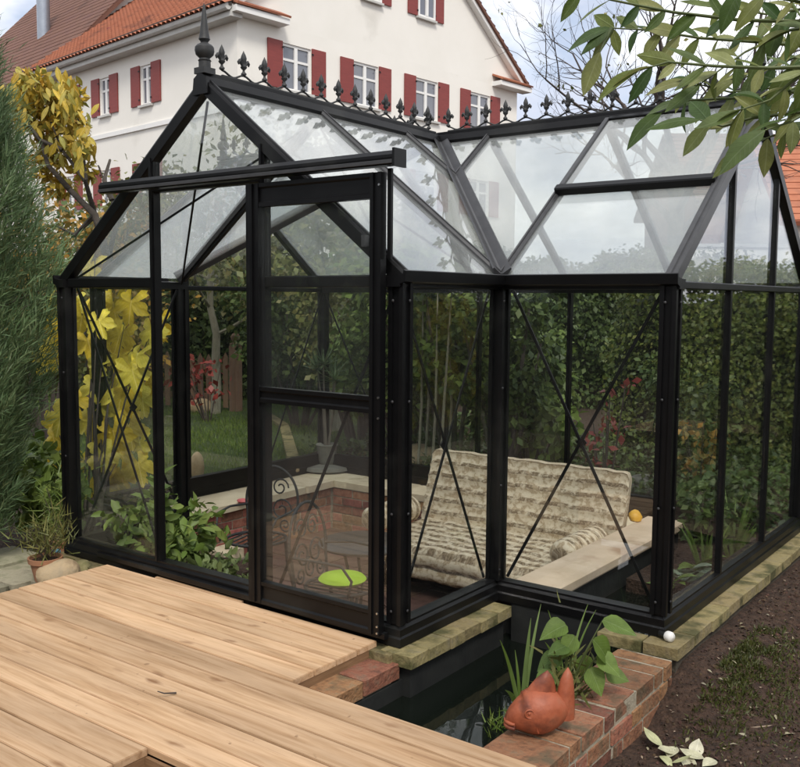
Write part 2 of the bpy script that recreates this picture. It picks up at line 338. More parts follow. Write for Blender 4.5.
surf('boulder', [(0.26, 0.185, 0.105), (0.40, 0.30, 0.18), (0.30, 0.24, 0.16)], rough=0.9, scale=7, bump=0.7, bscale=25, bdist=0.015)
surf('boulder_moss', [(0.13, 0.12, 0.05), (0.22, 0.19, 0.09), (0.09, 0.10, 0.03)], rough=0.95, scale=10, bump=0.7, bscale=35, bdist=0.015)
surf('terracotta_pot', [(0.31, 0.145, 0.075), (0.40, 0.20, 0.11)], rough=0.8, scale=9, bump=0.2, bdist=0.003, dirt=((0.42, 0.32, 0.23), 5, 0.62))
surf('fish_clay', [(0.25, 0.062, 0.028), (0.37, 0.10, 0.046), (0.33, 0.115, 0.06)], rough=0.5, scale=14, spec=0.4, bump=0.5, bscale=45, bdist=0.004, dirt=((0.12, 0.036, 0.022), 9, 0.56))
surf('fish_dark', [(0.10, 0.03, 0.018), (0.14, 0.04, 0.022)], rough=0.7)
surf('white_render', [(0.80, 0.77, 0.705), (0.85, 0.82, 0.76)], rough=0.9, scale=0.6, bump=0.2, bscale=40, bdist=0.01, dirt=((0.60, 0.57, 0.51), 0.35, 0.62))
surf('white_paint', [(0.78, 0.77, 0.74), (0.82, 0.81, 0.79)], rough=0.5, scale=3)
surf('shutter_red', [(0.20, 0.034, 0.029), (0.25, 0.045, 0.038)], rough=0.6, scale=3, stretch=(1, 1, 8))
surf('roof_tile', [(0.33, 0.105, 0.055), (0.42, 0.15, 0.08), (0.36, 0.13, 0.075)], rough=0.85, scale=1.6, vary=0.12, dirt=((0.22, 0.085, 0.055), 0.9, 0.54))
surf('roof_brown', [(0.10, 0.045, 0.032), (0.16, 0.075, 0.05), (0.13, 0.06, 0.05)], rough=0.9, scale=1.2)
surf('gutter_grey', [(0.50, 0.49, 0.46), (0.58, 0.57, 0.54)], rough=0.6, scale=3)
surf('eave_dark', [(0.045, 0.035, 0.03), (0.06, 0.05, 0.042)], rough=0.8, scale=5)
surf('flue_metal', [(0.30, 0.33, 0.38), (0.38, 0.41, 0.46)], rough=0.4, metallic=0.6, scale=3)
surf('brick_far', [(0.22, 0.115, 0.085), (0.29, 0.17, 0.13)], rough=0.9, scale=1.5, detail=10)
surf('bark', [(0.075, 0.062, 0.05), (0.15, 0.13, 0.105), (0.11, 0.11, 0.08)], rough=0.95, scale=9, stretch=(2, 2, 0.5), bump=0.7, bscale=25, bdist=0.02)
surf('bark_pale', [(0.17, 0.16, 0.115), (0.27, 0.25, 0.19), (0.15, 0.16, 0.10)], rough=0.95, scale=9, stretch=(2, 2, 0.5), bump=0.6, bscale=25, bdist=0.02)
surf('twig', [(0.05, 0.04, 0.035), (0.085, 0.065, 0.055)], rough=0.9, scale=12)
surf('mortar_pale', [(0.30, 0.26, 0.19), (0.42, 0.365, 0.275)], rough=0.95, scale=25, bump=0.7, bscale=70, bdist=0.01, dirt=((0.12, 0.10, 0.06), 9, 0.55))
surf('mortar_dark', [(0.05, 0.04, 0.028), (0.085, 0.07, 0.05)], rough=0.95, scale=20, bump=0.6, bscale=60, bdist=0.01)
surf('green_stem', [(0.06, 0.085, 0.025), (0.10, 0.12, 0.035)], rough=0.6, scale=12)
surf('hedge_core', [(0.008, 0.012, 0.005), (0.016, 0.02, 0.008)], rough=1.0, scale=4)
surf('fence_wood', [(0.13, 0.075, 0.045), (0.20, 0.12, 0.075), (0.15, 0.11, 0.08)], rough=0.9, scale=6, stretch=(4, 4, 0.5), vary=0.2)
surf('lime_fabric', [(0.42, 0.66, 0.02), (0.50, 0.74, 0.03)], rough=0.8, scale=15)
surf('grey_stone', [(0.13, 0.13, 0.11), (0.22, 0.215, 0.185)], rough=0.9, scale=10, bump=0.5, bdist=0.006, vary=0.2)
surf('white_plastic', [(0.72, 0.71, 0.68), (0.78, 0.77, 0.75)], rough=0.45)
surf('table_top', [(0.018, 0.022, 0.025), (0.032, 0.038, 0.042)], rough=0.4, scale=8)
surf('blue_plastic', [(0.10, 0.22, 0.30), (0.14, 0.28, 0.36)], rough=0.5)
surf('red_toy', [(0.55, 0.10, 0.10), (0.65, 0.16, 0.16)], rough=0.5)
surf('yellow_fruit', [(0.70, 0.36, 0.02), (0.80, 0.46, 0.04)], rough=0.5, scale=20)
leafmat('hedge_leaf', [(0.045, 0.067, 0.014), (0.084, 0.120, 0.023), (0.129, 0.156, 0.028), (0.068, 0.097, 0.020), (0.183, 0.186, 0.039)])
leafmat('dark_leaf', [(0.033, 0.058, 0.017), (0.064, 0.100, 0.026), (0.100, 0.137, 0.034)])
leafmat('mid_leaf', [(0.081, 0.135, 0.026), (0.139, 0.205, 0.038), (0.210, 0.269, 0.063), (0.098, 0.158, 0.041)])
leafmat('pale_leaf', [(0.11, 0.15, 0.05), (0.17, 0.21, 0.075), (0.10, 0.145, 0.055)])
leafmat('olive_leaf', [(0.106, 0.125, 0.037), (0.163, 0.175, 0.050), (0.213, 0.188, 0.062)])
leafmat('orange_leaf', [(0.460, 0.230, 0.034), (0.345, 0.218, 0.046), (0.230, 0.196, 0.057), (0.517, 0.287, 0.057)])
leafmat('red_leaf', [(0.252, 0.036, 0.030), (0.312, 0.066, 0.054), (0.204, 0.024, 0.018)])
leafmat('tree_yellow', [(0.609, 0.414, 0.043), (0.493, 0.373, 0.056), (0.319, 0.304, 0.062), (0.724, 0.497, 0.062), (0.246, 0.262, 0.062), (0.580, 0.359, 0.037)], rand='object')
leafmat('tree_yellow_fine', [(0.555, 0.380, 0.041), (0.459, 0.345, 0.052), (0.290, 0.276, 0.057), (0.664, 0.414, 0.052), (0.241, 0.253, 0.062), (0.604, 0.310, 0.041)])
leafmat('yellow_leaf', [(0.900, 0.651, 0.041), (0.819, 0.630, 0.055), (0.900, 0.756, 0.096), (0.693, 0.609, 0.096)], rand='object', trans=0.2)
leafmat('juniper', [(0.103, 0.175, 0.075), (0.152, 0.239, 0.109), (0.076, 0.124, 0.048), (0.195, 0.279, 0.136), (0.131, 0.156, 0.066)], trans=0.15)
leafmat('near_leaf', [(0.086, 0.137, 0.028), (0.055, 0.105, 0.032), (0.156, 0.193, 0.044), (0.251, 0.258, 0.083), (0.078, 0.137, 0.039), (0.375, 0.387, 0.152)], rand='object', trans=0.4)
leafmat('pond_leaf', [(0.119, 0.187, 0.030), (0.170, 0.255, 0.051), (0.085, 0.145, 0.025)], rand='object', trans=0.3)
leafmat('hosta_blue', [(0.165, 0.225, 0.150), (0.255, 0.315, 0.225), (0.120, 0.180, 0.090)], rand='object', trans=0.2)
leafmat('fallen_pale', [(0.52, 0.50, 0.33), (0.60, 0.57, 0.42), (0.45, 0.46, 0.24)], rand='object', trans=0.1)
leafmat('fallen_dull', [(0.30, 0.26, 0.16), (0.42, 0.38, 0.26), (0.22, 0.20, 0.14)], rand='object', trans=0.1)
leafmat('grass', [(0.073, 0.128, 0.019), (0.121, 0.187, 0.031), (0.177, 0.226, 0.049)], trans=0.25)
leafmat('moss', [(0.032, 0.042, 0.008), (0.056, 0.066, 0.014), (0.084, 0.088, 0.022)], trans=0.1)
def glass(name, tint, film=0.0, filmcol=(0.8, 0.82, 0.82), f0=0.04, streak=None):
    mt, t, o, N, L = nodes(name)
    # reflectance of one thin face from the angle of incidence, the same from either side
    ge = N('ShaderNodeNewGeometry'); dp = N('ShaderNodeVectorMath', operation='DOT_PRODUCT'); L(ge.outputs['Normal'], dp.inputs[0]); L(ge.outputs['Incoming'], dp.inputs[1])
    ab = N('ShaderNodeMath', operation='ABSOLUTE'); L(dp.outputs['Value'], ab.inputs[0]); om = N('ShaderNodeMath', operation='SUBTRACT'); om.inputs[0].default_value = 1.0; L(ab.outputs[0], om.inputs[1])
    pw = N('ShaderNodeMath', operation='POWER'); pw.inputs[1].default_value = 5.0; L(om.outputs[0], pw.inputs[0])
    fr = N('ShaderNodeMath', operation='MULTIPLY_ADD'); fr.inputs[1].default_value = 0.96; fr.inputs[2].default_value = f0; L(pw.outputs[0], fr.inputs[0])
    tr = N('ShaderNodeBsdfTransparent'); tr.inputs[0].default_value = rgba(tint)
    gl = N('ShaderNodeBsdfGlossy'); gl.inputs['Roughness'].default_value = 0.0; gl.inputs['Color'].default_value = (1, 1, 1, 1)
    base = tr.outputs[0]
    tc = N('ShaderNodeTexCoord')
    if film:
        df = N('ShaderNodeBsdfDiffuse'); df.inputs[0].default_value = rgba(filmcol); tl = N('ShaderNodeBsdfTranslucent'); tl.inputs[0].default_value = rgba(filmcol)
        ms = N('ShaderNodeMixShader'); ms.inputs[0].default_value = 0.6; L(df.outputs[0], ms.inputs[1]); L(tl.outputs[0], ms.inputs[2])
        nz = N('ShaderNodeTexNoise', i_Scale=streak[0], i_Detail=8.0, i_Roughness=0.65); mp = N('ShaderNodeMapping'); mp.inputs['Scale'].default_value = streak[1]
        L(tc.outputs['Object'], mp.inputs['Vector']); L(mp.outputs[0], nz.inputs['Vector'])
        mr = N('ShaderNodeMapRange'); mr.inputs['From Min'].default_value = 0.3; mr.inputs['From Max'].default_value = 0.7
        mr.inputs['To Min'].default_value = film*streak[2]; mr.inputs['To Max'].default_value = film*streak[3]; L(nz.outputs['Fac'], mr.inputs['Value'])
        m2 = N('ShaderNodeMixShader'); L(mr.outputs[0], m2.inputs[0]); L(base, m2.inputs[1]); L(ms.outputs[0], m2.inputs[2]); base = m2.outputs[0]
    mx = N('ShaderNodeMixShader'); L(fr.outputs[0], mx.inputs[0]); L(base, mx.inputs[1]); L(gl.outputs[0], mx.inputs[2]); L(mx.outputs[0], o.inputs[0])
    return mt
glass('wall_glass', (0.972, 0.982, 0.976), 0.005, streak=(3.0, (1, 1, 0.5), 0.0, 1.6))
glass('roof_glass', (0.95, 0.97, 0.965), 0.23, (0.82, 0.85, 0.85), f0=0.065, streak=(3.0, (1, 1, 1), 0.7, 1.25))
glass('door_glass', (0.972, 0.982, 0.976), 0.012, streak=(2.0, (1, 1, 0.5), 0.3, 1.6))
def housepane():
    mt, t, o, N, L = nodes('house_pane')
    p = N('ShaderNodeBsdfPrincipled'); p.inputs['Base Color'].default_value = (0.16, 0.17, 0.20, 1); p.inputs['Roughness'].default_value = 0.04; p.inputs['Specular IOR Level'].default_value = 0.9; L(p.outputs[0], o.inputs[0])
housepane()
def water():
    mt, t, o, N, L = nodes('pond_water')
    p = N('ShaderNodeBsdfPrincipled'); p.inputs['Base Color'].default_value = (0.006, 0.008, 0.006, 1); p.inputs['Roughness'].default_value = 0.015; p.inputs['IOR'].default_value = 1.33; L(p.outputs[0], o.inputs[0])
    tc = N('ShaderNodeTexCoord'); nz = N('ShaderNodeTexNoise', i_Scale=5.0, i_Detail=2.0); L(tc.outputs['Object'], nz.inputs['Vector'])
    b = N('ShaderNodeBump', i_Strength=0.06, i_Distance=0.02); L(nz.outputs['Fac'], b.inputs['Height']); L(b.outputs[0], p.inputs['Normal'])
water()
def sofafab():
    mt, t, o, N, L = nodes('sofa_fabric')
    p = N('ShaderNodeBsdfPrincipled'); p.inputs['Roughness'].default_value = 0.9; p.inputs['Specular IOR Level'].default_value = 0.15; L(p.outputs[0], o.inputs[0])
    at_ = N('ShaderNodeAttribute', attribute_name='st')       # x: along the cushion, y: across the stripes (one unit = one stripe)
    sp = N('ShaderNodeSeparateXYZ'); L(at_.outputs['Vector'], sp.inputs[0])
    fr = N('ShaderNodeMath', operation='FRACT'); L(sp.outputs[1], fr.inputs[0])
    nz = N('ShaderNodeTexNoise', i_Scale=2.6, i_Detail=6.0, i_Roughness=0.75, i_Distortion=1.0); L(at_.outputs['Vector'], nz.inputs['Vector'])
    vo = N('ShaderNodeTexVoronoi', i_Scale=3.2, feature='SMOOTH_F1'); L(at_.outputs['Vector'], vo.inputs['Vector'])
    ad = N('ShaderNodeMath', operation='MULTIPLY_ADD'); ad.inputs[1].default_value = 0.45; L(vo.outputs['Distance'], ad.inputs[0]); L(nz.outputs['Fac'], ad.inputs[2])
    fl = N('ShaderNodeValToRGB'); ramp(fl, [(0.58, (0.74, 0.645, 0.49)), (0.72, (0.64, 0.535, 0.385)), (0.80, (0.40, 0.30, 0.19)), (0.90, (0.56, 0.45, 0.31))]); L(ad.outputs[0], fl.inputs[0])
    band = N('ShaderNodeValToRGB'); ramp(band, [(0.0, (1, 1, 1)), (0.04, (1, 1, 1)), (0.09, (0, 0, 0)), (0.72, (0, 0, 0)), (0.77, (1, 1, 1)), (1.0, (1, 1, 1))]); L(fr.outputs[0], band.inputs[0])
    wv = N('ShaderNodeTexNoise', i_Scale=9.0, i_Detail=3.0); L(at_.outputs['Vector'], wv.inputs['Vector'])
    bc = N('ShaderNodeValToRGB'); ramp(bc, [(0.42, (0.15, 0.105, 0.065)), (0.60, (0.30, 0.225, 0.145))]); L(wv.outputs['Fac'], bc.inputs[0])
    mx = N('ShaderNodeMix', data_type='RGBA'); bn = N('ShaderNodeTexNoise', i_Scale=1.9, i_Detail=4.0, i_Roughness=0.7); L(at_.outputs['Vector'], bn.inputs['Vector']); br = N('ShaderNodeValToRGB'); ramp(br, [(0.40, (0.15, 0.15, 0.15)), (0.54, (1, 1, 1))]); L(bn.outputs['Fac'], br.inputs[0]); bm2 = N('ShaderNodeMath', operation='MULTIPLY'); L(band.outputs[0], bm2.inputs[0]); L(br.outputs[0], bm2.inputs[1])
    L(bm2.outputs[0], mx.inputs[0]); L(fl.outputs[0], mx.inputs[6]); L(bc.outputs[0], mx.inputs[7]); L(mx.outputs[2], p.inputs['Base Color'])
sofafab()
# ================================================================== THE PLACE
W, DW, B, D = 2.46, 0.848, 0.889, 2.46      # wing width, wing depth, side bay, main depth
BAY = W/3; YB = DW+D; YR = DW+D/2; XR = W/2
HG, HE, HR = 1.60, 1.66, 2.62                # top of wall glass, roof edge, roof ridge
K = (HR-HE)/(W/2)
FLOOR, BENCH, SOIL, WATER, DECK = -0.49, -0.06, -0.25, -0.20, 0.02

# ---- ground sheet to the horizon, with an opening for the sunken floor and the pond
def ground():
    xs = sorted({-600, -200, -60, -25, -12, -6, -3, -0.95, -0.46, 0.4, 1.4, 2.3, 3.46, 5, 7, 10, 20, 60, 200, 600})
    ys = sorted({-600, -200, -60, -25, -12, -6, -3, -1.9, -1.0, -0.05, 0.7, 1.6, 2.4, 2.98, 3.4, 5, 8, 12, 20, 40, 80, 200, 600})
    g = MB(); idx = {}
    for i, x in enumerate(xs):
        for j, y in enumerate(ys):
            idx[i, j] = len(g.v); g.v.append((x, y, -0.30 if (x > 3.4 or y < -1.95) else -0.14))
    for i in range(len(xs)-1):
        for j in range(len(ys)-1):
            cx, cy = (xs[i]+xs[i+1])/2, (ys[j]+ys[j+1])/2
            if -0.46 < cx < 3.46 and -0.05 < cy < 2.98: continue
            if 0.4 < cx < 3.46 and -1.9 < cy < 0: continue
            g.f.append((idx[i, j], idx[i+1, j], idx[i+1, j+1], idx[i, j+1]))
    kind(g.build('ground', 'soil'), 'structure')
ground()
pf = MB(); pf.add([(.3, -2.0, -.62), (3.5, -2.0, -.62), (3.5, 3.0, -.72), (.3, 3.0, -.72)], [(0, 1, 2, 3)]); kind(pf.build('pit_floor', 'soil'), 'structure')
def patch(name, x0, x1, y0, y1, n, zf, mat):
    X, Y = np.meshgrid(np.linspace(x0, x1, n), np.linspace(y0, y1, n), indexing='ij')
    Z = zf(X, Y); P = np.stack([X, Y, Z], -1).reshape(-1, 3); i = np.arange(n*n).reshape(n, n)
    F = np.stack([i[:-1, :-1], i[1:, :-1], i[1:, 1:], i[:-1, 1:]], -1).reshape(-1, 4)
    return kind(link(name, npmesh(name, P, F, mat, True)), 'structure')
def bumps(X, Y, s=1.0, a=0.01, seed=3):
    r = np.random.default_rng(seed); Z = np.zeros_like(X)
    for _ in range(26):
        k = r.normal(size=2)*s*9; Z += np.sin(X*k[0]+Y*k[1]+r.random()*6.3)/ (1+np.hypot(*k)*0.08)
    return Z*a/4
def soilz(X, Y): return SOIL + bumps(X, Y, 1.2, 0.03)*np.clip((X-3.40)/.25, .15, 1) + 0.15*np.exp(-np.maximum(0, X-3.5)**2/0.12)*np.clip((Y-.42)/.4, 0, 1)
patch('soil_bed', 3.40, 7.4, -2.4, 5.0, 150, soilz, 'soil')
patch('planting_bed', -1.6, 7.4, 3.36, 6.4, 90, lambda X, Y: -0.10+bumps(X, Y, 1.0, 0.04, 5)+0.05*(Y-3.4), 'soil')
patch('lawn', -9.0, -0.95, 1.4, 7.4, 60, lambda X, Y: -0.10+bumps(X, Y, 0.5, 0.02, 7), 'lawn_ground')

# ------------------------------------------------------------------ greenhouse
GH = thing('greenhouse', 'black framed glass greenhouse with crested ridge and open sliding door, beside the wooden deck', 'greenhouse')
def gpart(mb, name, mat='black_metal', smooth=None, parent=None): return mb.build(name, mat, parent or GH, smooth=smooth)
h = 0.039
POST = [(-h, -h), (-.018, -h), (-.018, -h+.012), (.018, -h+.012), (.018, -h), (h, -h), (h, -.018), (h-.012, -.018), (h-.012, .018), (h, .018), (h, h),
        (.018, h), (.018, h-.012), (-.018, h-.012), (-.018, h), (-h, h), (-h, .018), (-h+.012, .018), (-h+.012, -.018), (-h, -.018)]
def post(x, y, z1=HE-0.02): gpart(MB().prof(POST, (x, y, 0.10), (x, y, z1), (0, 1, 0)), 'corner_post')
for x, y in [(0, 0), (W, 0), (W, DW), (W+B, DW), (W+B, YB), (-B, YB), (-B, DW), (0, DW)]: post(x, y)
def mull(p, z0, z1, wd=0.034, dp=0.05, nrm=(0, 1, 0), name='mullion'):
    a = wd/2; c = dp/2
    q = [(-a, -c), (-a*.4, -c), (-a*.4, -c-.012), (a*.4, -c-.012), (a*.4, -c), (a, -c), (a, c), (-a, c)]
    gpart(MB().prof(q, (p[0], p[1], z0), (p[0], p[1], z1), nrm), name)
def rz(t): return HE+K*t                     # roof height at distance t in from the eave
# base rails and eaves, one per straight run (the runs that meet at a corner are cut square, 2 mm apart)
runs = [((0, 0), (W, 0), (0, -1)), ((W, 0), (W, DW), (1, 0)), ((W, DW), (W+B, DW), (0, -1)), ((W+B, DW), (W+B, YB), (1, 0)),
        ((W+B, YB), (-B, YB), (0, 1)), ((-B, YB), (-B, DW), (-1, 0)), ((-B, DW), (0, DW), (0, -1)), ((0, DW), (0, 0), (-1, 0))]
BASE = [(-.045, .0), (.037, .0), (.037, .038), (.030, .046), (.030, .078), (.018, .09), (.018, .10), (-.045, .10)]
gut_runs = {1, 2, 4, 6, 7}
for i, (a, b_, n) in enumerate(runs):
    a3 = np.array([a[0], a[1], 0.0]); b3 = np.array([b_[0], b_[1], 0.0]); dd = unit(b3-a3); nn = np.array([n[0], n[1], 0.0])
    def mit(prev, d):
        # mitre plane normal between this run and its neighbour
        q0 = np.array([prev[1][0]-prev[0][0], prev[1][1]-prev[0][1], 0.0]); q0 = unit(q0); return unit(q0+d)
    m0 = mit(runs[i-1], dd); m1 = mit(runs[(i+1) % 8], dd)
    gpart(MB().prof(BASE, a3, b3, (0, 0, 1), m0, m1), 'base_rail')
    # dark skirting board below the rail, inside its line
    if i in gut_runs:
        z = HG
        G = [(-.04, z), (.03, z), (.03, z+.012), (.058, z+.022), (.062, z+.068), (.05, z+.072), (.046, z+.052), (.01, z+.048), (-.04, z+.045)]
        gm = MB()
        # where a run meets a gable end it is cut square, elsewhere mitred
        sq0 = (i-1) % 8 not in gut_runs; sq1 = (i+1) % 8 not in gut_runs
        ext = 0.05
        gm.prof(G, a3-dd*(ext if sq0 else 0), b3+dd*(ext if sq1 else 0), (0, 0, 1), None if sq0 else m0, None if sq1 else m1)
        gpart(gm, 'gutter')
# gable cross bars at eave height (none across the open doorway)
for (p0, p1, nm) in [((0.05, 0), (BAY-.02, 0), 0), ((2*BAY+.02, 0), (W-.05, 0), 0)]:
    gpart(MB().bar((p0[0], p0[1], HG+.025), (p1[0], p1[1], HG+.025), .05, .055), 'cross_bar')
for X in (W+B, -B):
    gpart(MB().bar((X, DW+.05, HG+.02), (X, YB-.05, HG+.02), .045, .036), 'cross_bar')
# mullions
mull((BAY, 0), .10, rz(BAY)-.02, .034, .045); mull((2*BAY, 0), .10, rz(BAY)-.02, .034, .045)
gpart(MB().bar((BAY+.022, -.05, .11), (BAY+.022, -.05, 2.06), .008, .03), 'door_jamb', 'bar_metal_skylit')
for X in (W+B, -B):
    for k in (1, 2): mull((X, DW+k*BAY), .10, rz(BAY)-.02, .026, .036, (1, 0, 0))
for X in (0, BAY, 2*BAY, W): mull((X, YB), .10, HG, .028, .045)
# door header across the opening
gpart(MB().bar((BAY, 0, 2.13), (2*BAY, 0, 2.13), .05, .06), 'door_header')

# ---- panes
def pane(poly, nrm, mat='wall_glass', name='wall_pane', th=.004, parent=None):
    return gpart(MB().slab(poly, nrm, th), name, mat, parent=parent)
def wallpane(p, q, n, z0=.095, z1=HG+.01, ins=.015):
    p = np.array(p, float); q = np.array(q, float); d = unit(q-p); p = p+d*ins; q = q-d*ins
    pane([(p[0], p[1], z0), (q[0], q[1], z0), (q[0], q[1], z1), (p[0], p[1], z1)], (n[0], n[1], 0))
for a, b_, n in [((0, 0), (BAY, 0), (0, -1)), ((2*BAY, 0), (W, 0), (0, -1)), ((W, 0), (W, DW), (1, 0)), ((W, DW), (W+B, DW), (0, -1)),
                 ((-B, DW), (0, DW), (0, -1)), ((0, 0), (0, DW), (-1, 0))]: wallpane(a, b_, n)
bx_ = [-B, 0, BAY, 2*BAY, W, W+B]
for i in range(5): wallpane((bx_[i], YB), (bx_[i+1], YB), (0, 1))
for X, n in ((W+B, 1), (-B, -1)):
    for k in range(3): wallpane((X, DW+k*BAY), (X, DW+(k+1)*BAY), (n, 0))
e = .02
zz = HG+.045
pane([(.06, 0, zz), (BAY-e, 0, zz), (BAY-e, 0, rz(BAY)-.03)], (0, -1, 0), name='gable_pane')
pane([(W-.06, 0, zz), (2*BAY+e, 0, zz), (2*BAY+e, 0, rz(BAY)-.03)], (0, -1, 0), name='gable_pane')
pane([(BAY+e, 0, 2.155), (2*BAY-e, 0, 2.155), (2*BAY-e, 0, rz(BAY)-.02), (XR, 0, HR-.03), (BAY+e, 0, rz(BAY)-.02)], (0, -1, 0), name='gable_pane')
for X, n in ((W+B, 1), (-B, -1)):
    y1, y2 = DW+BAY, DW+2*BAY
    pane([(X, DW+.06, zz-.01), (X, y1-e, zz-.01), (X, y1-e, rz(BAY)-.03)], (n, 0, 0), name='gable_pane')
    pane([(X, YB-.06, zz-.01), (X, y2+e, zz-.01), (X, y2+e, rz(BAY)-.03)], (n, 0, 0), name='gable_pane')
    pane([(X, y1+e, zz-.01), (X, y2-e, zz-.01), (X, y2-e, rz(BAY)-.02), (X, YR, HR-.03), (X, y1+e, rz(BAY)-.02)], (n, 0, 0), name='gable_pane')

# ---- roof: slope planes as functions (x, y) -> z
def z_wr(x, y): return rz(W-x)
def z_wl(x, y): return rz(x)
def z_mf(x, y): return rz(y-DW)
def z_mb(x, y): return rz(YB-y)
q = 1/math.hypot(1, K)
NR = {'wr': (K*q, 0, q), 'wl': (-K*q, 0, q), 'mf': (0, -K*q, q), 'mb': (0, K*q, q)}
ZF = {'wr': z_wr, 'wl': z_wl, 'mf': z_mf, 'mb': z_mb}
def rp(pl, pts, mat='roof_glass', name='roof_pane', lift=0.0, parent=None):
    n = np.array(NR[pl]); return pane([np.array([x, y, ZF[pl](x, y)])+n*lift for x, y in pts], NR[pl], mat, name, parent=parent)
def shrink(pts, s=.012):
    c = np.mean(np.array(pts), 0); return [tuple(np.array(p)+(c-np.array(p))*s/np.linalg.norm(c-np.array(p))*1.6) for p in pts]
def mx(p): return (W-p[0], p[1])
wing = [[(XR, .0), (W, .0), (W, DW), (XR, DW)], [(XR, DW), (W, DW), (2*BAY, DW+BAY), (XR, DW+BAY)], [(XR, DW+BAY), (2*BAY, DW+BAY), (XR, YR)]]
for ps in wing: rp('wr', shrink(ps)); rp('wl', [mx(p) for p in shrink(ps)])
VENT = DW+0.60                                # lower edge of the opening roof light
main = [[(2*BAY, YR), (2*BAY, DW+BAY), (W, DW), (W, YR)], [(XR, YR), (2*BAY, DW+BAY), (2*BAY, YR)]]
for ps in main: rp('mf', shrink(ps)); rp('mf', [mx(p) for p in shrink(ps)])
rp('mf', shrink([(W, DW), (W+B, DW), (W+B, VENT), (W, VENT)])); rp('mf', shrink([(0, DW), (-B, DW), (-B, YR), (0, YR)]))
for i in range(5): rp('mb', shrink([(bx_[i], YR), (bx_[i+1], YR), (bx_[i+1], YB), (bx_[i], YB)]))
# rafters
RAF = [(-.020, -.034), (.020, -.034), (.020, .006), (.012, .016), (.004, .016), (.004, .022), (-.004, .022), (-.004, .016), (-.012, .016), (-.020, .006)]
def raf(pl, a, b_, prof=RAF, mat='bar_metal_skylit', name='rafter', lift=0.006):
    n = np.array(NR[pl]); p0 = np.array([*a, ZF[pl](*a)])+n*lift; p1 = np.array([*b_, ZF[pl](*b_)])+n*lift
    gpart(MB().prof(prof, p0, p1, NR[pl]), name, mat)
for f in (lambda p: p, mx):
    s = 'wr' if f((1, 0))[0] == 1 else 'wl'
    raf(s, f((W-.01, DW)), f((XR, DW))); raf(s, f((2*BAY, DW+BAY)), f((XR, DW+BAY)))
    raf('mf', f((W, DW+.01)), f((W, YR))); raf('mf', f((2*BAY, DW+BAY)), f((2*BAY, YR)))
    # valley bar
    a = f((W+.01, DW-.01)); b_ = f((XR, YR)); p0 = np.array([*a, HE+.012]); p1 = np.array([*b_, HR+.012])
    gpart(MB().prof([(-.05, .035), (-.042, .04), (-.006, .008), (.006, .008), (.042, .04), (.05, .035), (.012, -.035), (-.012, -.035)], p0, p1, (0, 0, 1)), 'valley_bar', 'bar_metal_skylit')
for X in (0, BAY, 2*BAY, W): raf('mb', (X, YB-.01), (X, YR))
# verge rafters on the gable edges, heavier and black
VER = [(-.027, -.046), (.027, -.046), (.027, .008), (.022, .018), (.009, .018), (.006, .026), (-.006, .026), (-.009, .018), (-.022, .018), (-.027, .008)]
raf('wr', (W+.02, 0), (XR, 0), VER, 'black_metal', 'verge_rafter'); raf('wl', (-.02, 0), (XR, 0), VER, 'black_metal', 'verge_rafter')
for X in (W+B, -B):
    raf('mf', (X, DW-.02), (X, YR), VER, 'bar_metal_skylit', 'verge_rafter'); raf('mb', (X, YB+.02), (X, YR), VER, 'black_metal', 'verge_rafter')
# ridges
RID = [(-.035, -.05), (.035, -.05), (.045, -.02), (.03, .02), (.012, .028), (.012, .044), (-.012, .044), (-.012, .028), (-.03, .02), (-.045, -.02)]
gpart(MB().prof(RID, (XR, -.03, HR+.01), (XR, YR-.045, HR+.01)), 'ridge_beam')
gpart(MB().prof(RID, (-B-.03, YR, HR+.01), (W+B+.03, YR, HR+.01)), 'ridge_beam')
# gable tie braces inside, thin
for (a, b_) in [((XR, DW, HR-.06), (0.05, DW, HE)), ((XR, DW, HR-.06), (W-.05, DW, HE))]:
    gpart(MB().bar(a, b_, .022, .03), 'tie_bar')
# thin cross rods under the wing slopes
for f in (lambda p: p, lambda p: (W-p[0], p[1], p[2])):
    for a, b_ in (((.05, .03, HE-.01), (XR-.02, DW-.02, HR-.07)), ((XR-.02, .03, HR-.085), (.05, DW-.02, HE-.025))): gpart(MB().bar(f(a), f(b_), .012, .012), 'roof_brace')
# ---- opening roof light with its own raised frame
rl = link('roof_window', None, GH); rl.empty_display_size = .1
n = np.array(NR['mf'])
def rpt(x, y, l): return np.array([x, y, z_mf(x, y)])+n*l
x0, x1, y0, y1 = W+.025, W+B-.025, VENT, YR-.03
rp('mf', [(x0+.02, y0+.02), (x1-.02, y0+.02), (x1-.02, y1-.02), (x0+.02, y1-.02)], lift=.035, name='roof_window_pane', parent=rl)
gpart(MB().bar(rpt(x0-.02, y0, .028), rpt(x1+.02, y0, .028), .05, .05, NR['mf']), 'roof_window_sill', parent=rl)
for x in (x0, x1): gpart(MB().bar(rpt(x, y0+.025, .03), rpt(x, y1, .03), .028, .034, NR['mf']), 'roof_window_stile', 'bar_metal_skylit', parent=rl)
gpart(MB().bar(rpt(x0+.014, y1, .03), rpt(x1-.014, y1, .03), .03, .034, NR['mf']), 'roof_window_head', parent=rl)
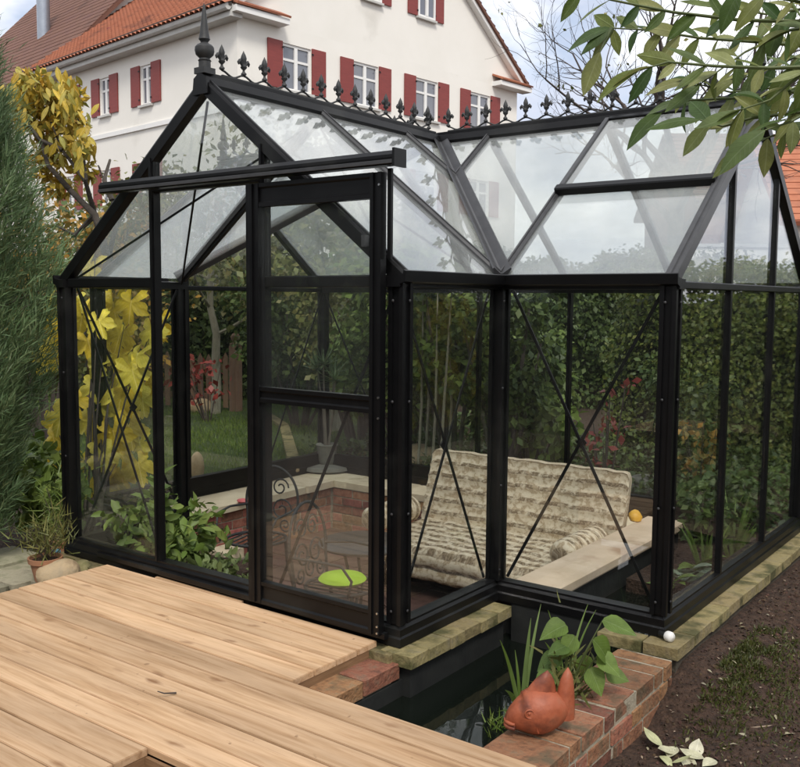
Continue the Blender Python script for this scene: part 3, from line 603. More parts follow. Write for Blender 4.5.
# ---- diagonal wind braces
def brace(p, q, n, which='x', z0=.11, z1=HG-.005, inn=.035, tick=True):
    p = np.array([*p, 0.0]); q = np.array([*q, 0.0]); d = unit(q-p); nn = np.array([*n, 0.0]); p = p+d*.05-nn*inn; q = q-d*.05-nn*inn
    Z = np.array([0, 0, 1.0])
    if which in 'xu': gpart(MB().bar(p+Z*z0, q+Z*z1, .016, .006, nn), 'wind_brace')
    if which in 'xd': gpart(MB().bar(p-nn*.007+Z*z1, q-nn*.007+Z*z0, .016, .006, nn), 'wind_brace')
    if which == 'x':
        c = (p+q)/2-nn*.0145+Z*(z0+z1)/2; gpart(MB().slab([c+d*.03, c+Z*.03, c-d*.03, c-Z*.03], nn, .007), 'brace_plate')
for a, b_, nn, wh in [((0, 0), (BAY, 0), (0, -1), 'd'), ((2*BAY, 0), (W, 0), (0, -1), 'u'), ((W, 0), (W, DW), (1, 0), 'x'), ((W, DW), (W+B, DW), (0, -1), 'x'), ((0, 0), (0, DW), (-1, 0), 'x'),
                      ((-B, YB), (0, YB), (0, 1), 'd'), ((-B, YB-BAY), (-B, YB), (-1, 0), 'u')]: brace(a, b_, nn, wh)
gpart(MB().slab([(XR-.055, -.036, HR-.06), (XR+.055, -.036, HR-.06), (XR+.045, -.036, HR+.02), (XR, -.036, HR+.05), (XR-.045, -.036, HR+.02)], (0, -1, 0), .008), 'apex_plate')
# ---- sliding door (slid open to the right) on its rail
DR = link('sliding_door', None, GH); DR.empty_display_size = .1
yd = -.075; dx0, dx1, dz0, dz1 = 1.605, 2.425, .055, 2.085
ST = [(-.030, -.022), (-.012, -.022), (-.012, -.013), (.012, -.013), (.012, -.022), (.030, -.022), (.030, .018), (-.030, .018)]
gpart(MB().prof(ST, (dx0+.055, yd, dz0), (dx0+.055, yd, dz1), (0, 1, 0)), 'door_stile', parent=DR)
gpart(MB().bar((dx0+.012, yd+.004, dz0), (dx0+.012, yd+.004, dz1), .026, .05, (0, 1, 0)), 'door_stile', parent=DR)
gpart(MB().prof(ST, (dx1-.033, yd, dz0), (dx1-.033, yd, dz1), (0, 1, 0)), 'door_stile', parent=DR)
for z, hh in ((dz0+.055, .11), (1.085, .075), (dz1-.055, .11)):
    a = hh/2; q_ = [(-.018, -a), (.020, -a), (.020, -a+.018), (.010, -a+.026), (.010, a-.026), (.020, a-.018), (.020, a), (-.018, a)]
    gpart(MB().prof(q_, (dx0+.087, yd, z), (dx1-.064, yd, z)), 'door_rail', parent=DR)
for z0_, z1_ in ((dz0+.10, 1.06), (1.11, dz1-.10)):
    pane([(dx0+.08, yd, z0_), (dx1-.06, yd, z0_), (dx1-.06, yd, z1_), (dx0+.08, yd, z1_)], (0, -1, 0), 'door_glass', 'door_pane', parent=DR)
for z in (.07, .10, .16, 1.03, 1.12, 2.03):
    gpart(MB().tube([(dx1-.008, yd-.024, z), (dx1-.008, yd-.030, z)], .005, 8), 'screw', 'screw_metal', parent=DR)
gpart(MB().prof([(-.02, -.03), (.03, -.03), (.034, .0), (.034, .012), (.02, .03), (-.02, .03)], (.51, -.095, 2.135), (2.51, -.095, 2.135)), 'door_track')
gpart(MB().bar((.512, -.131, 2.118), (2.508, -.131, 2.118), .008, .016), 'track_lip', 'bar_metal_skylit')
gpart(MB().box((2.515, -.092, 2.135), (.012, .085, .075)), 'track_end_cap')
gpart(MB().bar((2.445, -.06, 1.72), (2.445, -.06, 2.10), .022, .016, (0, 1, 0)), 'track_bracket')
gpart(MB().bar((.30, -.03, .050), (2.44, -.062, .050), .030, .03), 'door_guide')
for X in (2.30, 2.36): gpart(MB().box((X, -.05, 1.80), (.02, .03, .05)), 'bracket_clip', 'bar_metal_skylit')
# fixing bolts on the posts and rails
bolt = MB().lathe([(.001, .0), (.0065, .0), (.0065, .003), (.003, .0055), (.001, .006)], n=8, cap=False).mesh('bolt', 'bar_metal_skylit', 40)
for x, y, rot in [(W-.012, -.0395, (R_(90), 0, 0)), (W+.0395, .012, (0, R_(90), 0)), (W+.0395, DW-.03, (0, R_(90), 0)), (W+B-.012, DW-.0395, (R_(90), 0, 0)), (.012, -.0395, (R_(90), 0, 0)), (W+B+.0395, DW+.012, (0, R_(90), 0))]:
    for z in (.16, .60, 1.10, 1.54): link('bolt', bolt, GH, (x, y, z), rot)
# ---- ridge cresting with fleur finials
def fleur():
    mb = MB()
    mb.lathe([(.004, 0), (.012, .006), (.012, .012), (.006, .018), (.005, .026), (.013, .034), (.015, .040), (.008, .046), (.007, .052), (.012, .066), (.0135, .078), (.009, .092), (.003, .104), (.0008, .110)], n=8)
    for s in (-1, 1):
        mb.tube([(0, s*.004, .040), (0, s*.014, .056), (0, s*.024, .064), (0, s*.030, .056), (0, s*.029, .046)], [.006, .008, .009, .007, .003], 6)
    return mb.mesh('fleur_finial', 'cast_iron', 50)
FL = fleur()
def spire(p):
    mb = MB()
    mb.box((p[0], p[1], p[2]+.012), (.075, .075, .03))
    mb.lathe([(.030, .026), (.030, .060), (.034, .064), (.028, .070), (.026, .076), (.044, .092), (.049, .112), (.047, .130), (.038, .140), (.026, .146), (.018, .152), (.020, .158), (.029, .168), (.026, .180), (.021, .21), (.014, .27), (.008, .32), (.001, .345)], p, 14)
    gpart(mb, 'spire_finial', 'cast_iron', 35)
spire((XR, -.005, HR+.045)); spire((W+B, YR, HR+.045)); spire((-B, YR, HR+.045))
def crest(p0, p1, n):
    p0 = np.array(p0); p1 = np.array(p1); d = p1-p0; root = link('ridge_cresting', None, GH); root.empty_display_size = .05; pts = []
    for i in range(n*8+1):
        t = i/(n*8); ph = 2*math.pi*t*n; pts.append(p0+d*t+np.array([0, 0, .016+.012*math.cos(ph)]))
    gpart(MB().tube(pts, .0055, 6), 'scroll_bar', 'cast_iron', 60, parent=root)
    gpart(MB().bar(p0, p1, .016, .010), 'cresting_base', 'cast_iron', parent=root)
    al = abs(d[1]) > abs(d[0])
    for i in range(n+1):
        o = link('fleur_finial', FL, root, p0+d*i/n+np.array([0, 0, .026]), None, (1.2, 1.2, 1.18)); o.rotation_euler = (0, 0, 0 if al else math.pi/2)
zc = HR+.058
crest((XR, .11, zc), (XR, YR-.13, zc), 12); crest((XR+.08, YR, zc), (W+B-.12, YR, zc), 13); crest((XR-.08, YR, zc), (-B+.12, YR, zc), 13)

# ------------------------------------------------------------------ masonry
def boxmesh(name, mat, bev=0.006, rough=0.003, seed=0):
    """unit block with worn edges; scaled per copy"""
    bm = bmesh.new(); bmesh.ops.create_cube(bm, size=1.0); r = random.Random(seed)
    bmesh.ops.bevel(bm, geom=bm.edges[:], offset=bev, segments=1, affect='EDGES')
    for v in bm.verts: v.co += Vector([r.uniform(-rough, rough) for _ in range(3)])
    me = bpy.data.meshes.new(name); bm.to_mesh(me); bm.free(); me.materials.append(MATS[mat]); return me
def blockset(name, mat, bev=.03, rough=.012, n=5): return [boxmesh(name, mat, bev, rough, i+7) for i in range(n)]
BRK = blockset('brick', 'brick_red'); BRW = blockset('brick', 'brick_wet'); COPY = blockset('coping_stone', 'coping_yellow', .022, .014); COPC = blockset('coping_stone', 'coping_cream', .03, .012)
def block(meshes, name, parent, a, b_, jit=0.0):
    a = np.array(a, float); b_ = np.array(b_, float); c = (a+b_)/2+np.array([random.uniform(-jit, jit) for _ in range(3)])
    return link(name, random.choice(meshes), parent, c, (random.uniform(-jit, jit)*1.5, random.uniform(-jit, jit)*1.5, random.uniform(-jit, jit)*2), np.abs(b_-a))

# footing under the greenhouse: flat yellowish stones on a mortar bed
FT = thing('footing_wall', 'low wall of mossy yellow coping stones carrying the black greenhouse frame', 'wall')
def coping_run(p, q, w0, w1, n, z0=-.058, z1=-.002):
    """stones laid along p->q, reaching w0 inside to w1 outside of the line (outside = right of the direction)"""
    p = np.array([*p, 0.0]); q = np.array([*q, 0.0]); d = unit(q-p); sd = np.array([d[1], -d[0], 0.0]); ln = np.linalg.norm(q-p)
    cuts = [0]+sorted((i+random.uniform(-.12, .12))/n for i in range(1, n))+[1]
    for i in range(n):
        a = p+d*(cuts[i]*ln+.001); b_ = p+d*(cuts[i+1]*ln-.001); j = random.uniform(-.004, .004)
        A = a-sd*w0; Bq = b_+sd*(w1+j); lo = np.minimum(A, Bq); hi = np.maximum(A, Bq); lo[2] = z0; hi[2] = z1-random.uniform(0, .004)
        block(COPY, 'coping_stone', FT, lo, hi, .0015)
coping_run((-.09, 0), (W+.035, 0), .02, .12, 9)
coping_run((W, -.09), (W, DW-.065), .03, .14, 6)
coping_run((W+B, DW-.13), (W+B, YB+.1), .03, .135, 11)
block(COPY, 'coping_stone', FT, (3.10, DW-.14, -.058), (W+B-.04, DW-.035, -.004), .001)
bm_ = MB()
bm_.bx((-.06, -.10, -.5), (W+.02, .07, -.061)); dk_ = MB(); dk_.bx((W+.025, -.06, -.5), (W+.11, DW-.10, -.061)); dk_.build('liner_wall', 'rubber_liner', FT)
dm_ = MB(); dm_.bx((W+B-.02, DW-.10, -.5), (W+B+.115, YB+.10, -.061)); dm_.build('foundation', 'mortar_dark', FT); bm_.bx((-B-.1, YB-.03, -.5), (W+B-.03, YB+.1, -.005)); bm_.bx((-B-.1, DW-.1, -.5), (-B+.03, YB-.035, -.005)); bm_.bx((-B+.03, DW-.1, -.5), (-.01, DW+.03, -.005)); bm_.bx((-.1, .08, -.5), (.03, DW-.105, -.005))
bm_.build('mortar_bed', 'mortar', FT)
# dark liner boards below the frame over the pond
MB().bx((W+.115, DW-.03, -.6), (3.09, DW+.01, -.003)).build('liner_board', 'rubber_liner', FT)

sk = MB(); sk.bx((-B+.034, YB-.046, -.058), (W+B-.04, YB-.034, -.001)); sk.bx((-B+.034, DW+.05, -.058), (-B+.046, YB-.05, -.001)); sk.bx((.034, .10, -.12), (.046, DW-.05, -.001)); sk.build('skirting', 'black_metal', FT)
# pond: water, liner, brick edging
pw = MB(); pw.add([(2.50, -1.95, WATER), (3.26, -1.95, WATER), (3.26, 2.4, WATER), (2.50, 2.4, WATER)], [(0, 1, 2, 3)]); kind(pw.build('pond_water', 'pond_water'), 'structure')
ln_ = MB(); ln_.bx((3.225, -1.9, -.6), (3.25, DW-.03, -.075)); ln_.bx((2.44, -.5, -.6), (2.53, DW-.1, -.125)); ln_.bx((W+.12, -1.9, -.6), (W+.14, -.62, -.10))
kind(ln_.build('pond_liner', 'rubber_liner'), 'structure')
PWL = thing('pond_wall', 'low red brick edging wall of the pond, with a terracotta fish standing on it', 'wall', (3.35, -.3, -.3))
def wall_bricks(root, x0, x1, y0, y1, ztop, courses, pitch=.077, hgt=.065, meshes=BRW):
    o = np.array(root.location)
    for c in range(courses):
        zt = ztop-c*pitch; y = y0+(.055 if c % 2 else 0); seq = 0
        while y < y1-.03:
            l = [.205, .10, .205, .205, .10][(seq+c*2) % 5]*random.uniform(.96, 1.04); seq += 1
            ye = min(y+l, y1); block(meshes, 'brick', root, np.array((x0, y+.0075, zt-hgt))-o, np.array((x1+random.uniform(-.004, .004), ye-.0075, zt-random.uniform(0, .004)))-o, .0025); y = ye
wall_bricks(PWL, 3.215, 3.468, -1.85, .69, -.048, 3)
o = np.array(PWL.location)
mm = MB(); mm.bx(np.array((3.222, -1.85, -.6))-o, np.array((3.463, .70, -.0535))-o); mm.build('mortar_bed', 'mortar_pale', PWL)
mm = MB(); mm.bx(np.array((3.44, -1.85, -.6))-o, np.array((3.474, .70, -.275))-o); mm.build('mortar_foot', 'mortar', PWL)
STP = thing('brick_step', 'worn red bricks edging the pond at the corner of the deck', 'step', (2.45, -.35, -.3))
o = np.array(STP.location); y = -.62
for l in (.10, .19, .26):
    block(BRW, 'brick', STP, np.array((2.25, y+.006, -.115))-o, np.array((2.53, y+l-.006, -.045))-o, .002); y += l
MB().bx(np.array((2.26, -.61, -.30))-o, np.array((2.515, -.125, -.056))-o).build('mortar_bed', 'mortar', STP)

# sunken seating area: floor tiles, brick bench walls with pale coping
fl = MB(); fl.bx((-.47, .07, FLOOR-.2), (2.46, 2.98, FLOOR-.012)); kind(fl.build('sunken_floor', 'mortar'), 'structure')
flo = bpy.data.objects['sunken_floor']; TL = blockset('floor_tile', 'floor_tile', .02, .004)
nx, ny = 12, 12
for i in range(nx):
    for j in range(ny):
        xa, xb = -.47+i*2.92/nx, -.47+(i+1)*2.92/nx; ya, yb = .09+j*2.88/ny, .09+(j+1)*2.88/ny
        block(TL, 'floor_tile', flo, (xa+.004, ya+.004, FLOOR-.014), (xb-.004, yb-.004, FLOOR+random.uniform(-.002, .002)), .0008)
BN = thing('brick_bench_wall', 'L-shaped low brick wall with pale stone coping round the sunken floor', 'wall', (-.6, 2.9, FLOOR))
o = np.array(BN.location)
def face_bricks(root, p, q, nrm, ztop, courses, pitch=.076, hgt=.064, ln=.225, proud=.012, deep=.09, meshes=BRK, zmin=-9):
    p = np.array([*p, 0.0]); q = np.array([*q, 0.0]); d = unit(q-p); L0 = np.linalg.norm(q-p); nn = np.array([*nrm, 0.0]); o = np.array(root.location)
    for c in range(courses):
        zt = ztop-c*pitch; t = -(ln/2 if c % 2 else 0)
        while t < L0-.02:
            a = max(t, 0)+.006; b_ = min(t+ln, L0)-.006; t += ln
            if b_-a < .03: continue
            A = p+d*a-nn*deep; Bq = p+d*b_+nn*(proud+random.uniform(-.004, .004)); lo = np.minimum(A, Bq); hi = np.maximum(A, Bq); lo[2] = zt-hgt; hi[2] = zt
            block(meshes, 'brick', root, lo-o, hi-o, .002)
face_bricks(BN, (-.47, DW+.10), (-.47, 2.92), (1, 0), BENCH-.07, 5); face_bricks(BN, (-.455, 2.945), (W-.03, 2.945), (0, -1), BENCH-.07, 5)
mm = MB(); mm.bx(np.array((-B+.02, DW+.03, FLOOR-.05))-o, np.array((-.465, YB-.03, BENCH-.062))-o); mm.bx(np.array((-.465, 2.94, FLOOR-.05))-o, np.array((W-.02, YB-.032, BENCH-.062))-o); mm.build('mortar_bed', 'mortar_pale', BN)
y = DW+.06
while y < 2.91:
    ye = min(y+random.uniform(.45, .6), 2.92); block(COPC, 'coping_stone', BN, np.array((-B+.05, y+.002, BENCH-.06))-o, np.array((-.425, ye-.002, BENCH-random.uniform(0, .003)))-o, .001); y = ye
x = -B+.05
while x < 2.36:
    xe = min(x+random.uniform(.45, .62), 2.42); block(COPC, 'coping_stone', BN, np.array((x+.002, 2.923, BENCH-.06))-o, np.array((xe-.002, YB-.05, BENCH-random.uniform(0, .003)))-o, .001); x = xe
# low return wall on the left of the wing with planting behind it
FP = thing('planter_wall', 'short low brick planter wall with a cream block end beside the doorway plants', 'wall', (.1, .6, FLOOR))
o = np.array(FP.location); face_bricks(FP, (-.02, .86), (.52, .86), (0, -1), -.17, 4)
mm = MB(); mm.bx(np.array((-.02, .865, FLOOR-.02))-o, np.array((.52, .99, -.165))-o); mm.build('mortar_bed', 'mortar', FP)
block(COPC, 'coping_stone', FP, np.array((.30, .80, -.20))-o, np.array((.46, .98, -.10))-o)
# stone ledge between the seats and the indoor pond
LW = thing('stone_ledge', 'smooth pinkish stone ledge between the patterned sofa and the indoor pond', 'ledge', (2.57, 1.9, -.4))
o = np.array(LW.location)
lm = MB(); lm.prof([(-.13, -.06), (.13, -.06), (.135, -.05), (.135, -.008), (.125, 0), (-.125, 0), (-.135, -.008), (-.135, -.05)], np.array((2.575, DW+.045, .035))-o, np.array((2.575, 2.96, .035))-o)
lm.build('ledge_slab', 'ledge_stone', LW)
MB().bx(np.array((2.465, DW+.05, -.6))-o, np.array((2.67, 2.965, -.028))-o).build('ledge_base', 'rubber_liner', LW)

# ------------------------------------------------------------------ deck
DK = thing('wooden_deck', 'new pale larch plank deck in front of the greenhouse', 'deck', (1.5, -1.0, -.14))
o = np.array(DK.location)
def plankmesh(seed, ln, wd):
    bm = bmesh.new(); bmesh.ops.create_cube(bm, size=1.0); 
    for v in bm.verts: v.co = Vector((v.co.x*ln, v.co.y*wd, v.co.z*.028))
    bmesh.ops.bevel(bm, geom=[e for e in bm.edges], offset=.0025, segments=2, affect='EDGES')
    me = bpy.data.meshes.new('plank'); bm.to_mesh(me); bm.free(); me.materials.append(MATS['deck_wood']); return me
def plank(x0, x1, y0, y1, gap=.0034):
    me = plankmesh(0, x1-x0, (y1-y0)-2*gap)
    link('plank', me, DK, np.array(((x0+x1)/2, (y0+y1)/2, DECK-.014+random.uniform(-.0012, .0012)))-o, (random.uniform(-.002, .002), 0, 0))
XL = .43
for k in range(13):
    y1 = -.064-k*.14; y0 = y1-.14
    if k < 4: plank(XL, 2.39, y0, y1)
    elif k < 9: plank(XL, 3.50, y0, y1)
    else: plank(XL, 2.385, y0, y1); plank(3.05, 3.50, y0, y1)
plank(.84, 1.515, -.064, -.036)
fr = MB(); fr.bx(np.array((2.372, -.624, -.062))-o, np.array((2.388, -.068, -.0085))-o); fr.build('fascia_board', 'wood_edge_shaded', DK)
fr = MB(); fr.bx(np.array((XL+.002, -1.88, -.11))-o, np.array((XL+.022, -.07, -.0085))-o); fr.build('fascia_board', 'wood_edge_shaded', DK)
fr = MB(); fr.bx(np.array((3.478, -1.3, -.11))-o, np.array((3.498, -.63, -.0085))-o); fr.build('fascia_board', 'wood_edge_shaded', DK)
fr = MB(); fr.bx(np.array((2.37, -1.88, -.09))-o, np.array((2.384, -1.327, -.0085))-o); fr.build('hatch_board', 'wood_edge_shaded', DK)
fr = MB(); fr.bx(np.array((2.386, -1.34, -.09))-o, np.array((3.05, -1.326, -.0085))-o); fr.build('hatch_board', 'wood_edge_shaded', DK)
for yj in (-.5, -1.05, -1.6):
    fr = MB(); fr.bx(np.array((XL+.03, yj-.02, -.10))-o, np.array((2.36, yj+.02, -.0095))-o); fr.build('joist', 'fence_wood', DK)
hb = thing('hatch_paving', 'red bricks lying at the bottom of the square deck opening', 'paving', (2.7, -1.6, -.14)); o2 = np.array(hb.location)
for i in range(4):
    for j in range(6):
        block(BRW, 'brick', hb, np.array((2.32+i*.19, -1.86+j*.115, -.15))-o2, np.array((2.50+i*.19, -1.755+j*.115, -.10+random.uniform(-.01, .006)))-o2, .004)
MB().tube([(0, 0, 0), (.012, .004, .05), (.004, .01, .075)], [.004, .003, .002], 6).build('dark_twig', 'twig', None, at(176, 693, z=DECK+.006))
tw = bpy.data.objects['dark_twig']; tw.rotation_euler = (R_(80), 0, R_(-25)); tag(tw, 'small dark twig lying on the deck planks', 'twig')
# paving slabs left of the deck
PV = thing('stone_paving', 'mossy irregular stone slabs beside the deck, under the potted plants', 'paving', (-.2, -.6, -.14)); o = np.array(PV.location)
PVM = blockset('paving_slab', 'paving', .03, .02)
for i in range(6):
    for j in range(5):
        a = np.array((-1.9+i*.39+random.uniform(0, .02), -1.9+j*.37+(.1 if i % 2 else 0), -.16))
        if a[0]+.37 > XL: continue
        block(PVM, 'paving_slab', PV, a-o, a+np.array((.37, .35, .075+random.uniform(-.006, .006)))-o, .004)
# ================================================================== THINGS
# ---- terracotta fish on the pond wall
def fish():
    base = at(541, 733, z=-.046); r = thing('terracotta_fish', 'orange terracotta fish figure standing on the brick edge of the pond', 'figurine', base, R_(38))
    # local: -x is the mouth (towards picture left), +z up
    mb = MB(); n = 20; k = 18; vs = []; fs = []
    for i in range(k+1):
        t = i/k; x = -.122+.226*t
        prof_h = math.sin(math.pi*min(1, max(0.0, (t*0.93+.05))))**0.62
        hh = .090*prof_h; ww = .078*prof_h; cz = .084+.018*max(0, t-.55)-.012*max(0, .35-t)
        for j in range(n):
            a = 2*math.pi*j/n; zz_ = cz+hh*math.sin(a)*(1.0 if math.sin(a) > 0 else .92)
            vs.append((x+.014*math.sin(a)*(t < .2), ww*math.cos(a), max(zz_, .002)))
    for i in range(k):
        for j in range(n): fs.append((i*n+j, i*n+(j+1) % n, (i+1)*n+(j+1) % n, (i+1)*n+j))
    fs += [tuple(range(n))[::-1], tuple(range(k*n, (k+1)*n))]
    mb.add(vs, fs); mb.build('body', 'fish_clay', r, smooth=70)
    def fin(name, x0, x1, zb, tipx, tipz, th, bend=0):
        m_ = MB(); K_ = 9; vs = []; fs = []
        for i in range(K_+1):
            t = i/K_; z = zb+(tipz-zb)*t; xa = x0+(tipx-x0)*t**1.7; xb = x1+(tipx+.030-x1)*t**2.2; cap_ = math.sqrt(max(.02, 1-max(0, (t-.72)/.28)**2)); mid_ = (xa+xb)/2; xa = mid_+(xa-mid_)*cap_; xb = mid_+(xb-mid_)*cap_; tt = th*(1-t*.6)*cap_
            for j in range(10):
                a = 2*math.pi*j/10; vs.append(((xa+xb)/2+(xb-xa)/2*math.cos(a), bend*t*t+tt*math.sin(a), z))
        for i in range(K_):
            for j in range(10): fs.append((i*10+j, i*10+(j+1) % 10, (i+1)*10+(j+1) % 10, (i+1)*10+j))
        fs += [tuple(range(10))[::-1], tuple(range(K_*10, (K_+1)*10))]
        m_.add(vs, fs); m_.build(name, 'fish_clay', r, smooth=70)
    fin('back_fin', -.088, .058, .085, .004, .238, .040); fin('tail_fin', .044, .124, .060, .082, .244, .036, .012)
    for s in (-1, 1):
        e_ = MB(); c = np.array((-.056, s*.067, .104))
        ring = [c+np.array((.0155*math.cos(a), s*.002, .0155*math.sin(a))) for a in np.linspace(0, 2*math.pi, 15)]
        e_.tube(ring, .0028, 6); e_.lathe([(.001, .0), (.006, .001), (.005, .004), (.001, .005)], (0, 0, 0), 10)
        e_.v[-40:] = [(c[0]+v[0], c[1]+s*(v[2]-.001), c[2]+v[1]) for v in e_.v[-40:]]
        e_.build('eye', 'fish_clay', r, smooth=60)
    lip = MB()
    for zc_, rr in ((.050, .0085), (.034, .009)):
        lip.tube([(-.096+.0*a, .044*math.sin(a), zc_+.0) if False else (-.131+.040*(1-math.cos(a)), .043*math.sin(a), zc_) for a in np.linspace(-1.25, 1.25, 11)], [rr*(.55+.45*math.cos(a)) for a in np.linspace(-1.25, 1.25, 11)], 8)
    lip.build('lips', 'fish_clay', r, smooth=60)
    g = MB(); g.tube([(-.127+.040*(1-math.cos(a)), .0425*math.sin(a), .042) for a in np.linspace(-1.2, 1.2, 11)], .005, 6); g.build('mouth_slit', 'fish_dark', r)
    gl = MB()
    for s in (-1, 1): gl.tube([(-.012-.018*math.cos(a), s*(.072-.012*abs(math.sin(a))), .072+.048*math.sin(a)) for a in np.linspace(-1.1, 1.2, 9)], .0035, 6)
    gl.build('gill_ridge', 'fish_clay', r, smooth=60)
fish()

# ---- patterned garden sofa
def cushion(name, parent, prof, x0, x1, stripes, nx=28, round_=.03, taper=0.0):
    """closed (y,z) profile swept along x with softened ends; carries the 'st' attribute for the print"""
    P = np.array(prof, float); n = len(P); seg = np.linalg.norm(np.diff(np.vstack([P, P[:1]]), axis=0), axis=1); s = np.concatenate([[0], np.cumsum(seg)[:-1]])
    c = P.mean(0); vs = []; st = []; fs = []
    ts = np.concatenate([[0, .3, .7], np.linspace(1, nx-1, nx-1), [nx-.7, nx-.3, nx]])/nx
    for t in ts:
        x = x0+(x1-x0)*t; e = min(t, 1-t)*(x1-x0); k = 1-max(0, 1-e/round_)**2*.12 if e < round_ else 1
        wob = .003*math.sin(x*23)+.002*math.sin(x*51)
        for i in range(n):
            q_ = c+(P[i]-c)*k; vs.append((x, q_[0]+wob, q_[1]+wob)); st.append((x*9.0, stripes(i, s[i]), 0))
    m_ = len(ts)
    for a in range(m_-1):
        for i in range(n): fs.append((a*n+i, a*n+(i+1) % n, (a+1)*n+(i+1) % n, (a+1)*n+i))
    fs += [tuple(range(n))[::-1], tuple(range((m_-1)*n, m_*n))]
    me = bpy.data.meshes.new(name); me.from_pydata(vs, [], fs); me.update(); at_ = me.attributes.new('st', 'FLOAT_VECTOR', 'POINT'); at_.data.foreach_set('vector', np.array(st, np.float32).ravel())
    me.materials.append(MATS['sofa_fabric']); me.polygons.foreach_set('use_smooth', [True]*len(fs)); me.set_sharp_from_angle(angle=R_(75))
    return link(name, me, parent)
def sofa():
    r = thing('garden_sofa', 'beige striped floral garden sofa with high quilted back and bolsters behind glass', 'sofa', (1.6, 2.2, FLOOR)); o = np.array(r.location)
    x0, x1 = .81-o[0], 2.43-o[0]
    def puffs(p, q, n, bulge, k=6):
        p = np.array(p, float); q = np.array(q, float); d = q-p; nn = np.array([d[1], -d[0]])/np.linalg.norm(d); out = []; st = []
        for i in range(n):
            for j in range(k): t = (i+j/k)/n; out.append(p+d*t+nn*bulge*math.sin(math.pi*j/k)**.6); st.append(i+j/k)
        return out, st
    # backrest: 7 quilted bands leaning back, front side faces -y
    f_, s1 = puffs((2.66-o[1], .38-o[2]), (2.48-o[1], -.17-o[2]), 6, -.016)
    f_ = [np.array(v) for v in f_]; bk = [np.array((2.58-o[1], -.17-o[2])), np.array((2.65-o[1], .08-o[2])), np.array((2.72-o[1], .35-o[2])), np.array((2.71-o[1], .385-o[2]))]
    st = s1+[6, 6.4, 6.5, 6.6]
    cushion('backrest', r, [tuple(v) for v in f_+bk], x0, x1, lambda i, s, st=st: st[i])
    # seat: 5 bands on top, then a deep front face
    t_, s2 = puffs((2.52-o[1], -.13-o[2]), (1.80-o[1], -.15-o[2]), 7, .014)
    fr, s3 = puffs((1.775-o[1], -.17-o[2]), (1.80-o[1], -.36-o[2]), 2, .02)
    pr_ = [tuple(v) for v in t_+fr]+[(1.84-o[1], -.37-o[2]), (2.52-o[1], -.33-o[2])]
    st2 = s2+[7+v for v in s3]+[9, 10]
    cushion('seat_cushion', r, pr_[::-1], x0+.06, x1-.05, lambda i, s, st=st2[::-1]: st[i])
    # bolsters: rolls along y, printed rings
    for xc in (.83, 2.335):
        mb = MB(); k = 30; n = 20; vs = []; fs = []; sv = []
        for i in range(k+1):
            t = i/k; y = 1.83+.56*t; rr = .098*(1-.5*max(0, 1-min(t, 1-t)*9)**2)*(1+.03*math.sin(t*math.pi*14))
            for j in range(n):
                a = 2*math.pi*j/n; vs.append((xc+rr*math.cos(a)-o[0], y-o[1], -.025+rr*math.sin(a)*.95-o[2])); sv.append((a*.9, t*7, 0))
        for i in range(k):
            for j in range(n): fs.append((i*n+j, i*n+(j+1) % n, (i+1)*n+(j+1) % n, (i+1)*n+j))
        fs += [tuple(range(n))[::-1], tuple(range(k*n, (k+1)*n))]
        me = bpy.data.meshes.new('bolster'); me.from_pydata(vs, [], fs); me.update(); at_ = me.attributes.new('st', 'FLOAT_VECTOR', 'POINT'); at_.data.foreach_set('vector', np.array(sv, np.float32).ravel())
        me.materials.append(MATS['sofa_fabric']); me.polygons.foreach_set('use_smooth', [True]*len(fs)); link('bolster', me, r)
    fm = MB(); fm.bx((x0+.06, 1.84-o[1], -.40-o[2]), (x1-.05, 2.50-o[1], -.372-o[2])); fm.build('seat_frame', 'black_metal', r)
    for sx in (x0+.12, x1-.12):
        for y in (1.90, 2.44): MB().tube([(sx, y-o[1], 0.002), (sx, y-o[1], .092)], .022, 8).build('leg', 'black_metal', r)
sofa()
